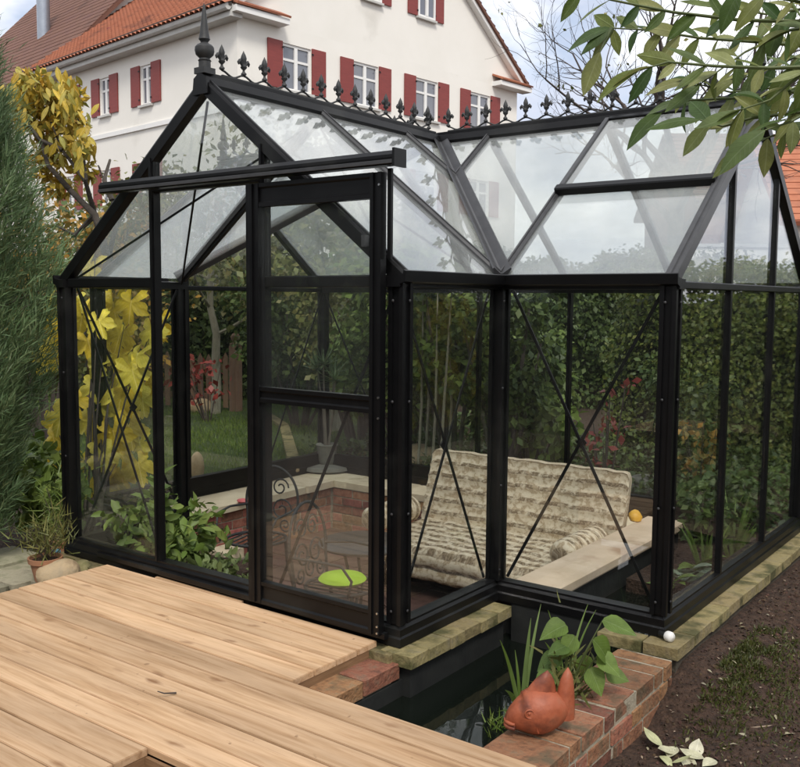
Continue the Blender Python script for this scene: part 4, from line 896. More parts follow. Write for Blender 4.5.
# ---- wrought iron chairs, table, cushion
def curl(c, u, v, r0, turns, start, n=22, sgn=1):
    return [np.array(c)+(np.array(u)*math.cos(start+sgn*2*math.pi*turns*t)+np.array(v)*math.sin(start+sgn*2*math.pi*turns*t))*r0*(1-.75*t) for t in np.linspace(0, 1, n)]
def chair(loc, rz, label):
    r = thing('bistro_chair', label, 'chair', loc, rz)     # faces +x, back at -x
    U = np.array((0, 1, 0.)); Z = np.array((0, 0, 1.)); c = np.array((-.19, 0, .66))
    lean = lambda p: p+np.array((-.10*(p[2]-.44), 0, 0))
    hoop = [lean(c+U*.20*math.cos(a)+Z*.23*math.sin(a)) for a in np.linspace(-.35, math.pi+.35, 28)]
    MB().tube([lean(np.array((-.19, .18, .44)))]+hoop+[lean(np.array((-.19, -.18, .44)))], .009, 7).build('back_hoop', 'cast_iron', r, smooth=60)
    sc = MB()
    for cy, cz, rr, st_, sg in ((.075, .60, .08, 0, 1), (-.075, .60, .08, math.pi, -1), (.06, .75, .065, 0, 1), (-.06, .75, .065, math.pi, -1), (0, .52, .06, 1.5, 1), (.11, .50, .05, 0, -1), (-.11, .50, .05, math.pi, 1)):
        sc.tube([lean(p) for p in curl((-.19, cy, cz), U, Z, rr, 1.4, st_, sgn=sg)], .006, 6)
    sc.build('back_scrolls', 'cast_iron', r, smooth=60)
    se = MB(); se.tube([(.20*math.cos(a), .20*math.sin(a), .44) for a in np.linspace(0, 2*math.pi, 25)], .010, 7)
    for k in range(-3, 4): x = math.sqrt(.2**2-(k*.05)**2); se.tube([(-x, k*.05, .44), (x, k*.05, .44)], .005, 6)
    se.build('seat', 'cast_iron', r, smooth=60)
    for sx in (-1, 1):
        for sy in (-1, 1): MB().tube([(sx*.14, sy*.14, .44), (sx*.15, sy*.15, .25), (sx*.20, sy*.19, .003)], [.011, .010, .009], 7).build('leg', 'cast_iron', r, smooth=60)
    for sy in (-1, 1): MB().tube([lean(np.array((-.19, sy*.19, .62))), (-.05, sy*.23, .63), (.12, sy*.22, .62), (.17, sy*.20, .54), (.14, sy*.19, .44)], .008, 7).build('arm', 'cast_iron', r, smooth=60)
    return r
chair((1.60, .62, FLOOR), R_(12), 'black wrought iron chair with scrolled hoop back and a lime green cushion')
chair((.50, 1.05, FLOOR), R_(-75), 'black wrought iron chair standing beside the brick bench wall')
tb = thing('bistro_table', 'small round dark metal table between the iron chairs and the sofa', 'table', (1.33, 1.16, FLOOR-.09))
MB().lathe([(.001, .600), (.27, .600), (.282, .606), (.284, .618), (.276, .624), (.001, .622)], n=36, cap=False).build('table_top', 'table_top', tb, smooth=40)
for k in range(3):
    a = 2*math.pi*k/3+.4; u = np.array((math.cos(a), math.sin(a), 0)); z = np.array((0, 0, 1.))
    MB().tube([u*.17+z*.598, u*.13+z*.45, u*.04+z*.32, u*.10+z*.15, u*.22+z*.094], .010, 7).build('leg', 'cast_iron', tb, smooth=60)
cu = MB(); cu.lathe([(.001, -.026), (.08, -.024), (.12, -.015), (.135, 0), (.12, .016), (.08, .027), (.001, .032)], n=26, cap=False)
tag(cu.build('seat_cushion', 'lime_fabric', None, (1.61, .62, FLOOR+.482), smooth=60), 'lime green round cushion lying on the seat of an iron chair', 'cushion')
# ---- objects on the bench coping
def rock(name, loc, size, mat, label, cat='rock', seed=1, group=None, squash=1.0, n=3):
    bm = bmesh.new(); bmesh.ops.create_icosphere(bm, subdivisions=n, radius=1.0); r = np.random.default_rng(seed)
    ks = [(r.normal(size=3)*1.6, r.random()*6.3) for _ in range(7)]
    for v in bm.verts:
        p = np.array(v.co); f = 1+sum(.085*math.sin(k@p+a) for k, a in ks); q_ = p*f
        v.co = Vector((q_[0]*size[0], q_[1]*size[1], max(q_[2], -.72)*size[2]))
    me = bpy.data.meshes.new(name); bm.to_mesh(me); bm.free(); me.materials.append(MATS[mat]); me.polygons.foreach_set('use_smooth', [True]*len(me.polygons)); me.set_sharp_from_angle(angle=R_(38))
    l = np.array(loc, float); l[2] += .70*size[2]; ob = link(name, me, None, l); ob.rotation_euler = (0, 0, r.random()*6)
    if label: tag(ob, label, cat, group)
    return ob
rock('knobbly_stone', at(290, 474, z=BENCH), (.11, .07, .06), 'boulder', 'knobbly tan stone lying on the pale coping beside the grey plant dish', seed=4)
sl_ = MB(); P = at(327, 470, z=BENCH)
dsh = thing('plant_stand', 'flat grey stone slab carrying a grey pot on the corner of the coping', 'stand', P)
MB().lathe([(.001, .0), (.20, .0), (.25, .02), (.24, .05), (.10, .06), (.001, .06)], n=18, cap=False).build('stone_slab', 'grey_stone', dsh, smooth=40)
MB().lathe([(.001, .061), (.07, .061), (.085, .10), (.095, .22), (.105, .24), (.10, .25), (.08, .245), (.001, .23)], n=20, cap=False).build('pot', 'grey_stone', dsh, smooth=40)
# tall bare-stemmed succulent growing from it
sp = thing('potted_succulent', 'grey green spiky plant with bare stems in the grey stone pot', 'plant', P+np.array((0, 0, .23)))
sm = MB(); tips = []
for k in range(4):
    a = k*1.7; top = np.array((.10*math.cos(a), .10*math.sin(a), .62+.05*k)); sm.tube([(0.02*math.cos(a), .02*math.sin(a), 0), top*.5+np.array((.03*math.sin(a), .02, 0)), top], [.012, .009, .007], 6); tips.append(top)
sm.build('stem', 'bark', sp)
for k, tpp in enumerate(tips):
    nl = 34; ph = rng.random(nl)*6.28; el = rng.random(nl)*1.5-.3; dr = np.stack([np.cos(ph)*np.cos(el), np.sin(ph)*np.cos(el), np.sin(el)], 1)
    scatter('leaf_rosette', np.repeat(tpp[None], nl, 0), dr, np.array([0, 0, 1.])+rnd_dirs(nl)*.4, .17+.08*rng.random(nl), 'juniper', sp, BLADE_T, .10)
for (px, py, mt_, lb, nm, sz) in [(243, 503, 'red_toy', 'small pink object lying on the coping beyond the iron chair', 'pink_toy', (.05, .03, .02)), (388, 478, 'red_toy', 'small red and white ornament on the coping behind the door frame', 'red_ornament', (.05, .04, .06)),
                                  (367, 473, 'boulder', 'pale square stone on the coping next to the red ornament', 'pale_stone', (.06, .05, .06)), (420, 483, 'mid_leaf', 'small green pebble on the coping beside the sofa', 'green_pebble', (.05, .03, .015))]:
    rock(nm, at(px, py, z=BENCH), sz, mt_, lb, 'ornament', seed=len(nm), n=2)
rock('yellow_fruit', at(634, 521, z=.036), (.045, .045, .045), 'yellow_fruit', 'small yellow orange fruit on the end of the stone ledge', 'fruit', seed=2, n=2)
# ---- left of the deck: pots and stones
def potted(px, py, rad, hgt, label, plabel, seed, lh):
    P = at(px, py, z=-.065); r = thing('terracotta_pot', label, 'pot', P)
    k = rad/.1
    MB().lathe([(.001, 0), (.066*k, 0), (.092*k, hgt*.78), (.104*k, hgt*.79), (.108*k, hgt), (.096*k, hgt), (.090*k, hgt*.85)], n=24, cap=False).build('pot_body', 'terracotta_pot', r, smooth=35)
    MB().lathe([(.001, hgt*.86), (.0895*k, hgt*.86)], n=20, cap=False).build('pot_soil', 'soil', r)
    q_ = thing('potted_conifer', plabel, 'plant', P+np.array((0, 0, hgt*.86))); s_ = MB(); tp = []
    for i in range(9):
        a = i*2.4; e_ = np.array((.10*math.cos(a), .10*math.sin(a), lh*(.5+.5*random.random()))); s_.tube([(0, 0, 0), e_*.5, e_], [.004, .003, .002], 5); tp += [e_*.4, e_*.7, e_]
    s_.build('stem', 'twig', q_)
    n_ = 420; ci = rng.integers(0, len(tp), n_); pos = np.array(tp)[ci]+rng.normal(size=(n_, 3))*.04
    scatter('foliage', pos, rnd_dirs(n_)+np.array([0, 0, .8]), rnd_dirs(n_), .06+.05*rng.random(n_), 'mid_leaf' if seed else 'olive_leaf', q_, BLADE_T, .08)
potted(46, 580, .09, .135, 'terracotta pot with soil standing on the stone slabs beside the boulder', 'small wispy conifer growing in the terracotta pot beside the boulder', 0, .22)
potted(62, 556, .085, .12, 'terracotta pot half hidden behind the greenhouse corner post', 'bushy green plant in the pot behind the greenhouse corner', 1, .42)
rock('boulder', at(56, 586, z=-.08), (.10, .12, .10), 'boulder', 'rounded tan boulder between the terracotta pot and the deck', seed=21)
rock('mossy_block', at(82, 578, z=-.09), (.15, .09, .07), 'boulder_moss', 'mossy stone block under the left corner of the greenhouse frame', seed=9)
# hose connector at the frame corner, white cap at the right corner
cap = thing('pipe_cap', 'white rounded plastic pipe cap on the coping at the black frame corner', 'pipe', (3.398, .80, .004))
cm = MB(); cm.lathe([(.001, 0), (.021, 0), (.024, .006), (.024, .026), (.019, .034), (.001, .038)], n=16, cap=False); me = cm.mesh('cap', 'white_plastic', 50); c_ = link('cap', me, cap); c_.rotation_euler = (0, R_(90), R_(-20)); c_.location = (0, 0, .014)
c2 = MB(); c2.tube([(-.035, .012, .014), (.0, 0, .014)], .017, 10); c2.build('pipe_stub', 'black_metal', cap)
hc = thing('hose_connector', 'small grey blue hose connector at the left foot of the greenhouse', 'connector', (-.06, -.055, .01))
MB().tube([(0, 0, 0), (0, -.05, .004)], .017, 10).build('connector_body', 'blue_plastic', hc); MB().tube([(0, -.045, .003), (0, -.06, .004)], .021, 10).build('connector_ring', 'screw_metal', hc)
# ================================================================== HOUSES
dR = np.array([0.12130, 0.99262, 0.0]); dL = np.array([-0.99262, 0.12130, 0.0]); NG = -dL; NL = -dR      # gable wall runs along dR, long wall along dL
P0 = np.array([-14.82, 15.541, 0.0]); ZE, ZB = 9.45, -1.5
def house():
    H = thing('white_house', 'large white rendered house with red shutters and orange tiled roof', 'house', P0)
    ZV = np.array([0, 0, 1.0])
    def pt(u, s, z, out=0.0, n=NG): return u*s+ZV*z+n*out
    def wall(name, u, n, s1, z0, z1, holes, mat='white_render', depth=.16):
        ss = sorted({0, s1, *[a for h_ in holes for a in h_[:2]]}); zs = sorted({z0, z1, *[a for h_ in holes for a in h_[2:]]}); mb = MB()
        for i in range(len(ss)-1):
            for j in range(len(zs)-1):
                c = ((ss[i]+ss[i+1])/2, (zs[j]+zs[j+1])/2)
                if any(a < c[0] < b_ and z_ < c[1] < y_ for a, b_, z_, y_ in holes): continue
                mb.add([pt(u, ss[i], zs[j]), pt(u, ss[i+1], zs[j]), pt(u, ss[i+1], zs[j+1]), pt(u, ss[i], zs[j+1])], [(0, 1, 2, 3)])
        for a, b_, z_, y_ in holes:
            q = [(a, z_), (b_, z_), (b_, y_), (a, y_)]
            for k in range(4):
                (s_, zz_), (s2, z2) = q[k], q[(k+1) % 4]
                mb.add([pt(u, s_, zz_), pt(u, s2, z2), pt(u, s2, z2)-n*depth, pt(u, s_, zz_)-n*depth], [(0, 1, 2, 3)])
        me = bpy.data.meshes.new(name); me.from_pydata(mb.v, [], mb.f); me.update(); me.materials.append(MATS[mat]); return link(name, me, H)
    def window(u, n, a, b_, z0, z1, sw=.55, rec=.10, surface=False):
        wroot = link('window', None, H); wroot.empty_display_size = .2
        M = np.stack([u, n, ZV], 1); off = -rec if not surface else .02
        def b(name, s0, s1, za, zb, o0, o1, mat, par): return MB().box(pt(u, (s0+s1)/2, (za+zb)/2, off+(o0+o1)/2, n), (s1-s0, o1-o0, zb-za), M).build(name, mat, par)
        fw_ = .075; mid = (a+b_)/2
        b('frame', a+.002, a+fw_, z0, z1, 0, .06, 'white_paint', wroot); b('frame', b_-fw_, b_-.002, z0, z1, 0, .06, 'white_paint', wroot)
        b('frame', a+fw_, b_-fw_, z1-fw_, z1-.002, 0, .058, 'white_paint', wroot); b('frame', a+fw_, b_-fw_, z0+.002, z0+fw_, 0, .058, 'white_paint', wroot)
        b('frame', mid-.06, mid+.06, z0+fw_, z1-fw_, 0, .066, 'white_paint', wroot); zt = z0+(z1-z0)*.66
        for s0, s1 in ((a+fw_, mid-.06), (mid+.06, b_-fw_)):
            b('glazing_bar', s0, s1, zt-.035, zt+.035, 0, .05, 'white_paint', wroot)
            b('pane', s0, s1, z0+fw_, zt-.035, .005, .02, 'house_pane', wroot); b('pane', s0, s1, zt+.035, z1-fw_, .005, .02, 'house_pane', wroot)
        b('sill', a-.06, b_+.06, z0-.07, z0-.003, rec-.02 if not surface else 0, rec+.10 if not surface else .1, 'gutter_grey', wroot)
        o_ = rec if not surface else -.02
        for s0, s1 in ((a-sw-.01, a-.01), (b_+.01, b_+sw+.01)):
            sh = b('shutter', s0, s1, z0+.01, z1+.02, o_+.012, o_+.055, 'shutter_red', H)
            hb_ = MB()
            for zz_ in (z0+.18, z1-.16):
                e = a-.012 if s0 < a else b_+.012; hb_.box(pt(u, e, zz_, off+o_+.065, n), (.07, .02, .04), M)
            hb_.build('hinge', 'black_metal', sh)
    gw = [(1.61, 2.73), (4.47, 5.60), (7.37, 8.52), (10.28, 11.44)]
    gh = [(a, b_, 7.66, 9.0) for a, b_ in gw]+[(a, b_, 4.6, 5.9) for a, b_ in gw]
    S1 = 13.1
    wall('gable_wall', dR, NG, S1, ZB, ZE, gh)
    for a, b_, z0, z1 in gh: window(dR, NG, a, b_, z0, z1)
    lw = [(4.42, 5.08), (6.98, 7.64), (9.5, 10.16)]; lh_ = [(a, b_, 7.6, 8.83) for a, b_ in lw]+[(a, b_, 4.58, 5.8) for a, b_ in lw]
    wall('side_wall', dL, NL, 12.3, ZB, ZE, lh_)
    for a, b_, z0, z1 in lh_: window(dL, NL, a, b_, z0, z1, .52)
    # upper gable
    sl_ = math.tan(R_(38)); zr = ZE+.35+S1/2*sl_
    MB().slab([pt(dR, 0, ZE), pt(dR, S1, ZE), pt(dR, S1, ZE+.35), pt(dR, S1/2, zr), pt(dR, 0, ZE+.35)], NG, .02).build('gable_top', 'white_render', H, tuple(-NG*.0105))
    for a, b_ in ((7.42, 8.28), (4.82, 5.68)): window(dR, NG, a, b_, 11.0, 12.25, .46, surface=True)
    # band course on both walls
    Mg = np.stack([dR, NG, ZV], 1); Ml = np.stack([dL, NL, ZV], 1)
    MB().box(pt(dL, 6.15, 6.92, .03, NL), (12.3, .06, .14), Ml).build('band_course', 'white_paint', H); 
    # eave box, gutter and roof planes
    MB().box(pt(dL, 6.1, ZE-.10, .20, NL), (12.7, .40, .16), Ml).build('eave_box', 'gutter_grey', H)
    MB().tube([pt(dL, -.25, ZE+.06, .48, NL), pt(dL, 12.5, ZE+.06, .48, NL)], .10, 10).build('gutter', 'gutter_grey', H)
    MB().box(pt(dL, 6.1, ZE+.20, .42, NL), (12.75, .10, .22), Ml).build('fascia', 'eave_dark', H)
    def tiles(name, org, ualong, ln, upd, rise, mat, cw=.24, ch=.34):
        """pantile surface: waves along u, stepped courses up the slope"""
        nc = int(ln/cw); nr = int(rise/ch); nrm = unit(np.cross(ualong, upd)); nrm = nrm if nrm[2] > 0 else -nrm
        us = np.arange(0, nc*6+1)/6*cw; wv = .075*np.abs(np.sin(math.pi*us/cw))**.7; rows = []
        for r_ in range(nr):
            for dv, lift in ((0, .085), (1, 0.0)): rows.append(((r_+dv)*ch*.999, lift))
        P = np.array([[org+ualong*u_+upd*v_+nrm*(w_+l_) for u_, w_ in zip(us, wv)] for v_, l_ in rows]); a, b_ = P.shape[:2]
        i = np.arange(a*b_).reshape(a, b_); F = np.stack([i[:-1, :-1], i[:-1, 1:], i[1:, 1:], i[1:, :-1]], -1).reshape(-1, 4)
        return link(name, npmesh(name, P.reshape(-1, 3), F, mat), H)
    upd = unit(dR*math.cos(R_(38))+ZV*math.sin(R_(38)))
    rl_ = S1/2/math.cos(R_(38))+.75
    kind(tiles('roof_tiles', pt(dL, -.30, ZE+.04)-dR*.58, dL, 12.9, upd, rl_, 'roof_tile'), 'stuff')
    upd2 = unit(-dR*math.cos(R_(38))+ZV*math.sin(R_(38)))
    kind(tiles('roof_tiles', pt(dL, -.30, ZE+.04)+dR*(S1+.58), dL, 12.9, upd2, rl_, 'roof_tile'), 'stuff')
    # white rake boards with a dark tile edge
    for s0, sg in ((-.35, 1), (S1+.35, -1)):
        a = pt(dR, s0, ZE+.05, .12); c = pt(dR, S1/2, zr-.05, .12)
        MB().bar(a, c, .24, .16).build('rake_board', 'white_paint', H); MB().bar(a+ZV*.15+NG*.14, c+ZV*.15+NG*.14, .12, .12).build('verge_tiles', 'roof_brown', H)
    # eave returns on the gable
    for s0, s1 in ((-.35, 1.55), (S1-1.55, S1+.35)):
        m_ = (s0+s1)/2; MB().box(pt(dR, m_, ZE+.02, .22), (s1-s0, .44, .16), Mg).build('eave_return', 'white_paint', H)
        MB().slab([pt(dR, s0, ZE+.14, .50), pt(dR, s1, ZE+.14, .50), pt(dR, s1, ZE+.36, .01), pt(dR, s0, ZE+.36, .01)], unit(NG*.4+ZV), .06).build('return_tiles', 'roof_tile', H)
    vt = MB(); vt.lathe([(.10, 0), (.10, .3), (.13, .32), (.13, .42), (.001, .46)], pt(dL, 9.1, ZE+1.15)+dR*1.25, 10, False); vt.build('roof_vent', 'shutter_red', H)
    # far walls so that the house is closed
    MB().slab([pt(dL, 12.3, ZB), pt(dL, 12.3, ZE)+dR*0, pt(dL, 12.3, ZE)+dR*S1, pt(dL, 12.3, ZB)+dR*S1], dL, .1).build('back_gable_wall', 'white_render', H)
house()
def simple_house(name, label, org, ux, ln, dp, zb, ze, pitch, wmat, rmat, wins=(), chim=None):
    ux = unit(np.array([*ux, 0.0])); uy = np.array([-ux[1], ux[0], 0.0]); Z = np.array([0, 0, 1.0]); H = thing(name, label, 'house', org)
    M = np.stack([ux, uy, Z], 1)
    MB().box(ux*ln/2+uy*dp/2+Z*(zb+ze)/2, (ln, dp, ze-zb), M).build('wall', wmat, H)
    hr = dp/2*math.tan(pitch)
    MB().slab([ux*.0+uy*0+Z*ze, uy*dp+Z*ze, uy*dp/2+Z*(ze+hr)], -ux, .1).build('gable_wall', wmat, H, tuple(ux*.055)); MB().slab([uy*0+Z*ze, uy*dp+Z*ze, uy*dp/2+Z*(ze+hr)], ux, .1).build('gable_wall', wmat, H, tuple(ux*(ln-.055)))
    for sg in (0, 1):
        y0 = -.4 if sg == 0 else dp+.4; z0 = ze-.4*math.tan(pitch)
        c = [ux*-.4+uy*y0+Z*z0, ux*(ln+.4)+uy*y0+Z*z0, ux*(ln+.4)+uy*dp/2+Z*(ze+hr), ux*-.4+uy*dp/2+Z*(ze+hr)]
        n = np.cross(c[1]-c[0], c[3]-c[0]); n = unit(n if n[2] > 0 else -n)
        rf = MB().slab([q+n*.08 for q in c], n, .14).build('roof', rmat, H)
        nt_ = int(np.linalg.norm(c[3]-c[0])/.34); cr_ = MB()
        for k in range(nt_): q = c[0]+(c[3]-c[0])*(k+.5)/nt_; cr_.bar(q+n*.16, q+(c[1]-c[0])+n*.16, .30, .05, n)
        kind(cr_.build('tile_courses', rmat, rf), 'stuff')
    for (side, a, b_, z0, z1) in wins:
        wr = link('window', None, H); n = -uy if side == 'f' else -ux; u = ux if side == 'f' else uy; Mw = np.stack([u, n, Z], 1)
        MB().box(u*(a+b_)/2+Z*(z0+z1)/2+n*.03, (b_-a, .08, z1-z0), Mw).build('frame', 'white_paint', wr); MB().box(u*(a+b_)/2+Z*(z0+z1)/2+n*.05, (b_-a-.2, .08, z1-z0-.2), Mw).build('pane', 'house_pane', wr)
        MB().box(u*(a+b_)/2+Z*(z0+z1)/2+n*.06, (.07, .09, z1-z0-.2), Mw).build('mullion', 'white_paint', wr)
    if chim is not None:
        MB().lathe([(.27, 0), (.27, 3.2), (.32, 3.22), (.32, 3.5), (.24, 3.55)], chim, 14).build('flue', 'flue_metal', H, smooth=40)
    return H
def roof_pt(x, y, pitch=47):
    # where the pixel's ray meets the brown roof plane: rises along dR from the eave line
    n_ = unit(np.cross(dL, dR*math.cos(R_(pitch))+np.array([0, 0, math.sin(R_(pitch))]))); d_ = ray(x, y); o_ = P0+np.array([0, 0, 9.35]); return CAM+d_*(((o_-CAM)@n_)/(d_@n_))
po = P0+dL*24.6
simple_house('far_house', 'white house with a dark brown tiled roof and grey metal flue, beyond the orange roof', tuple(po), -dL[:2], 12.2, 13.1, -1.5, 9.35, R_(47), 'white_render', 'roof_brown',
             [('f', 1.5+3*k, 2.7+3*k, 7.4, 8.7) for k in range(3)], chim=roof_pt(44, 40)-po-np.array((0, 0, .5)))
pb = at(700, 283, D=34); 
simple_house('brick_house', 'brownish brick house with small windows beyond the garden hedge', (pb[0], pb[1], 0), RT[:2], 4.6, 8, -1.5, 5.3, R_(35), 'brick_far', 'roof_brown',
             [('f', .7, 1.5, 2.6, 3.9), ('f', 2.0, 2.8, 2.6, 3.9), ('f', 3.3, 4.0, 2.6, 3.9)])
pc = at(788, 283, D=26)
simple_house('orange_roof_house', 'white house with a bright orange tiled roof behind the right gable', (pc[0], pc[1], 0), (RT[0]+.25, RT[1]), 9, 7, -1.5, 3.9, R_(36), 'white_render', 'roof_tile', [('f', .8, 1.7, 2.1, 3.2), ('f', 3, 3.9, 2.1, 3.2)])
pd = at(690, 283, D=22)
gwl = thing('garden_wall', 'pale rendered garden wall seen over the hedge', 'wall', (pd[0], pd[1], 0)); uu = unit(np.array([RT[0], RT[1], 0])); Mw = np.stack([uu, np.array([-uu[1], uu[0], 0]), np.array([0, 0, 1.])], 1)
MB().box(uu*2.2+np.array((0, 0, 1.1)), (4.4, .25, 3.4), Mw).build('wall_body', 'white_render', gwl); MB().box(uu*2.2+np.array((0, 0, 2.84)), (4.5, .35, .08), Mw).build('wall_cap', 'gutter_grey', gwl)
# ================================================================== PLANTS
def hedge(name, label, p, q, hgt, thick, n, size, mat, z0=-.1, wob=.18, core=True, group=None):
    """leafy hedge from p to q: solid dark core added to block light, uneven leaf skin"""
    p = np.array([*p, 0.0]); q = np.array([*q, 0.0]); d = unit(q-p); ln = np.linalg.norm(q-p); nn = np.array([-d[1], d[0], 0.0])
    r = thing(name, label, 'hedge', (p+q)/2+np.array((0, 0, z0)), 0, group); o = np.array(r.location)
    if core:
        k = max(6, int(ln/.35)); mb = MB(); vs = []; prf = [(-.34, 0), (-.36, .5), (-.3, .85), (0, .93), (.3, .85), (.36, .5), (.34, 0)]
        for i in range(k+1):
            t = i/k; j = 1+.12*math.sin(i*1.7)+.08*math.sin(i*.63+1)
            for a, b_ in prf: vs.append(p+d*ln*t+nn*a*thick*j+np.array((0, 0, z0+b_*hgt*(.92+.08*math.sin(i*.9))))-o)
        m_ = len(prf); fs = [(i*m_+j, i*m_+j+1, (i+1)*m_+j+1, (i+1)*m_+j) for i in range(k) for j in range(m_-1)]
        mb.add(vs, fs); mb.build('opaque_core', 'hedge_core', r)  # solid near-black core added to keep light from passing through the leaves
    t = rng.random(n)*ln; top = rng.random(n) < .22; side = np.where(rng.random(n) < .75, -1, 1)
    # lumps along the hedge
    def lump(t, h_): return wob*(np.sin(t*2.1)+.6*np.sin(t*4.7+h_*3)+.5*np.sin(t*9.1-h_*5)+.4*np.sin(h_*7+t*1.3))
    hh = np.where(top, hgt*(1+.05*np.sin(t*3)+.04*np.sin(t*7.3)), hgt*rng.random(n)**.9)
    a = np.where(top, (rng.random(n)-.5)*thick, side*thick/2)+side*lump(t, hh)*.5+rng.normal(size=n)*.06
    pos = p+d*t[:, None]+nn*a[:, None]; pos[:, 2] = z0+hh+rng.normal(size=n)*.05
    out_ = np.where(top[:, None], np.array([0, 0, 1.0]), nn*side[:, None]+np.array([0, 0, .35]))
    scatter('leaves', pos-o, rnd_dirs(n)*.8+out_*.3-np.array([0, 0, .7]), out_+rnd_dirs(n)*.75, size*(.6+.8*rng.random(n)), mat, r)
    return r
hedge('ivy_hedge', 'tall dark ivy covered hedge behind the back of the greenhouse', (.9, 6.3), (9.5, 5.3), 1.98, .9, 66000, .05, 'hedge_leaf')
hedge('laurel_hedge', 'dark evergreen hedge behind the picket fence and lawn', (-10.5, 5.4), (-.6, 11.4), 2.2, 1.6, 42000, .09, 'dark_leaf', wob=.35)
# hedges and trees on the camera side of the garden (they are what the wall glass mirrors)
hedge('garden_hedge', 'tall hedge along the far side of the garden opposite the doorway', (-11, -3), (-3, -12), 4.6, 1.6, 9000, .2, 'dark_leaf', z0=-.3, wob=.4)
hedge('garden_hedge', 'tall hedge closing the garden behind the deck', (-3, -12), (9, -13), 4.6, 1.6, 9000, .2, 'dark_leaf', z0=-.3, wob=.4)
hedge('garden_hedge', 'tall hedge along the soil bed side of the garden', (13, -9), (12, 6), 3.6, 1.6, 9000, .2, 'dark_leaf', z0=-.3, wob=.4)

def tree(name, label, base, hgt, r0, crown_n, leaf, mat, cr=1.2, lean=(0, 0), bark='bark', depth=2, spread=.7, first=.45, gnarl=.25, group=None, squash=.8, kids=(2, 3), limbs=5, lift=.15):
    r = thing(name, label, 'tree', base, 0, group); mb = MB(); tips = []
    pts = [np.array((0, 0, -.1))]; k = 7
    for i in range(1, k+1):
        t = i/k; pts.append(np.array((lean[0]*t+rng.normal()*.04*gnarl*4, lean[1]*t+rng.normal()*.04*gnarl*4, hgt*.8*t)))
    mb.tube(pts, [r0*(1-.65*i/k) for i in range(k+1)], 10); mb.build('trunk', bark, r, smooth=60)
    lm = MB()
    for j in range(limbs):
        i = int(k*(first+(1-first)*j/limbs)); a = j*2.4+random.random(); dr = np.array((math.cos(a), math.sin(a), .35+.5*j/limbs))
        branch(lm, pts[i], dr, hgt*.26, r0*.5*(1-.5*i/k), depth, tips, spread, gnarl, 6, kids, lift)
    tips.append(pts[-1]); lm.build('limbs', bark, r, smooth=60)
    if crown_n:
        T = np.array(tips); crown('crown', T, np.full(len(T), cr*.42)*(.6+.8*rng.random(len(T))), crown_n, leaf, mat, r, squash=squash)
    return r
def bush(name, label, base, w_, hgt, n, leaf, mat, cat='shrub', stems=7, tmpl=QUAD_T, width=1.0, group=None, droop=.25):
    r = thing(name, label, cat, base, 0, group); mb = MB(); C_ = []; R2 = []
    for i in range(stems):
        a = random.random()*6.28; rr = w_*.5*math.sqrt(random.random()); tp = np.array((rr*math.cos(a), rr*math.sin(a), hgt*random.uniform(.45, .92)))
        mb.tube([(tp[0]*.15, tp[1]*.15, -.03), tp*np.array((.6, .6, .5)), tp], [.012*hgt, .008*hgt, .004*hgt], 5); C_ += [tp, tp*np.array((.8, .8, .6))]; R2 += [w_*.24, w_*.2]
    mb.build('stem', 'twig', r); crown('foliage', C_, R2, n, leaf, mat, r, tmpl=tmpl, width=width, droop=droop); return r
# slender pale tree at the fence, crooked old tree, dark trees
g0 = at(215, 414, z=-.1)
tree('young_tree', 'slender pale trunked tree standing in front of the picket fence', g0, 3.3, .075, 4200, .10, 'olive_leaf', cr=1.5, bark='bark_pale', first=.5, limbs=6)
def crooked():
    P = at(330, 430, z=-.1); r = thing('crooked_tree', 'old crooked pale tree with twisted limbs behind the greenhouse', 'tree', P)
    dpt = (P-CAM)@FW
    def q(x, y, dd=0): return at(x, y, D=dpt+dd)-P
    MB().tube([(0, 0, -.1), q(332, 380), q(338, 320), q(345, 275), q(352, 240), q(345, 212)], [.17, .15, .14, .13, .11, .08], 9).build('trunk', 'bark_pale', r, smooth=60)
    lm = MB()
    lm.tube([q(349, 250), q(372, 232, .2), q(392, 205, .4), q(380, 190, .6)], [.09, .08, .06, .04], 8); lm.tube([q(352, 238), q(325, 236, -.3), q(312, 215, -.5), q(328, 195, -.6), q(342, 178, -.6)], [.07, .06, .05, .045, .03], 8)
    lm.tube([q(340, 290), q(318, 262, .3), q(300, 240, .5)], [.06, .05, .03], 7); lm.tube([q(345, 262), q(368, 258, -.3), q(378, 240, -.4), q(400, 236, -.5)], [.05, .045, .04, .02], 7)
    lm.build('limbs', 'bark_pale', r, smooth=60)
    C_ = [q(x, y, dd) for x, y, dd in [(392, 205, .4), (372, 215, .5), (300, 235, .5), (342, 215, -.5), (360, 220, .6), (320, 215, .8), (280, 250, .6), (250, 265, .4), (270, 225, .9), (400, 232, -.4), (420, 250, .3)]]
    crown('crown', C_, [.55]*len(C_), 3600, .11, 'olive_leaf', r)
crooked()
for k, (px, D_, hh, lb) in enumerate([(110, 19, 2.9, 'dark evergreen tree behind the yellow leaved shrub'), (260, 21, 3.0, 'dark evergreen tree behind the young pale tree'), (420, 20, 3.0, 'dark green tree behind the crooked old tree')]):
    P = at(px, 330, D=D_); P[2] = -.2; tree('evergreen_tree', lb, P, hh, .18, 6500, .17, 'dark_leaf', cr=1.9, limbs=8, first=.2, lift=.0)
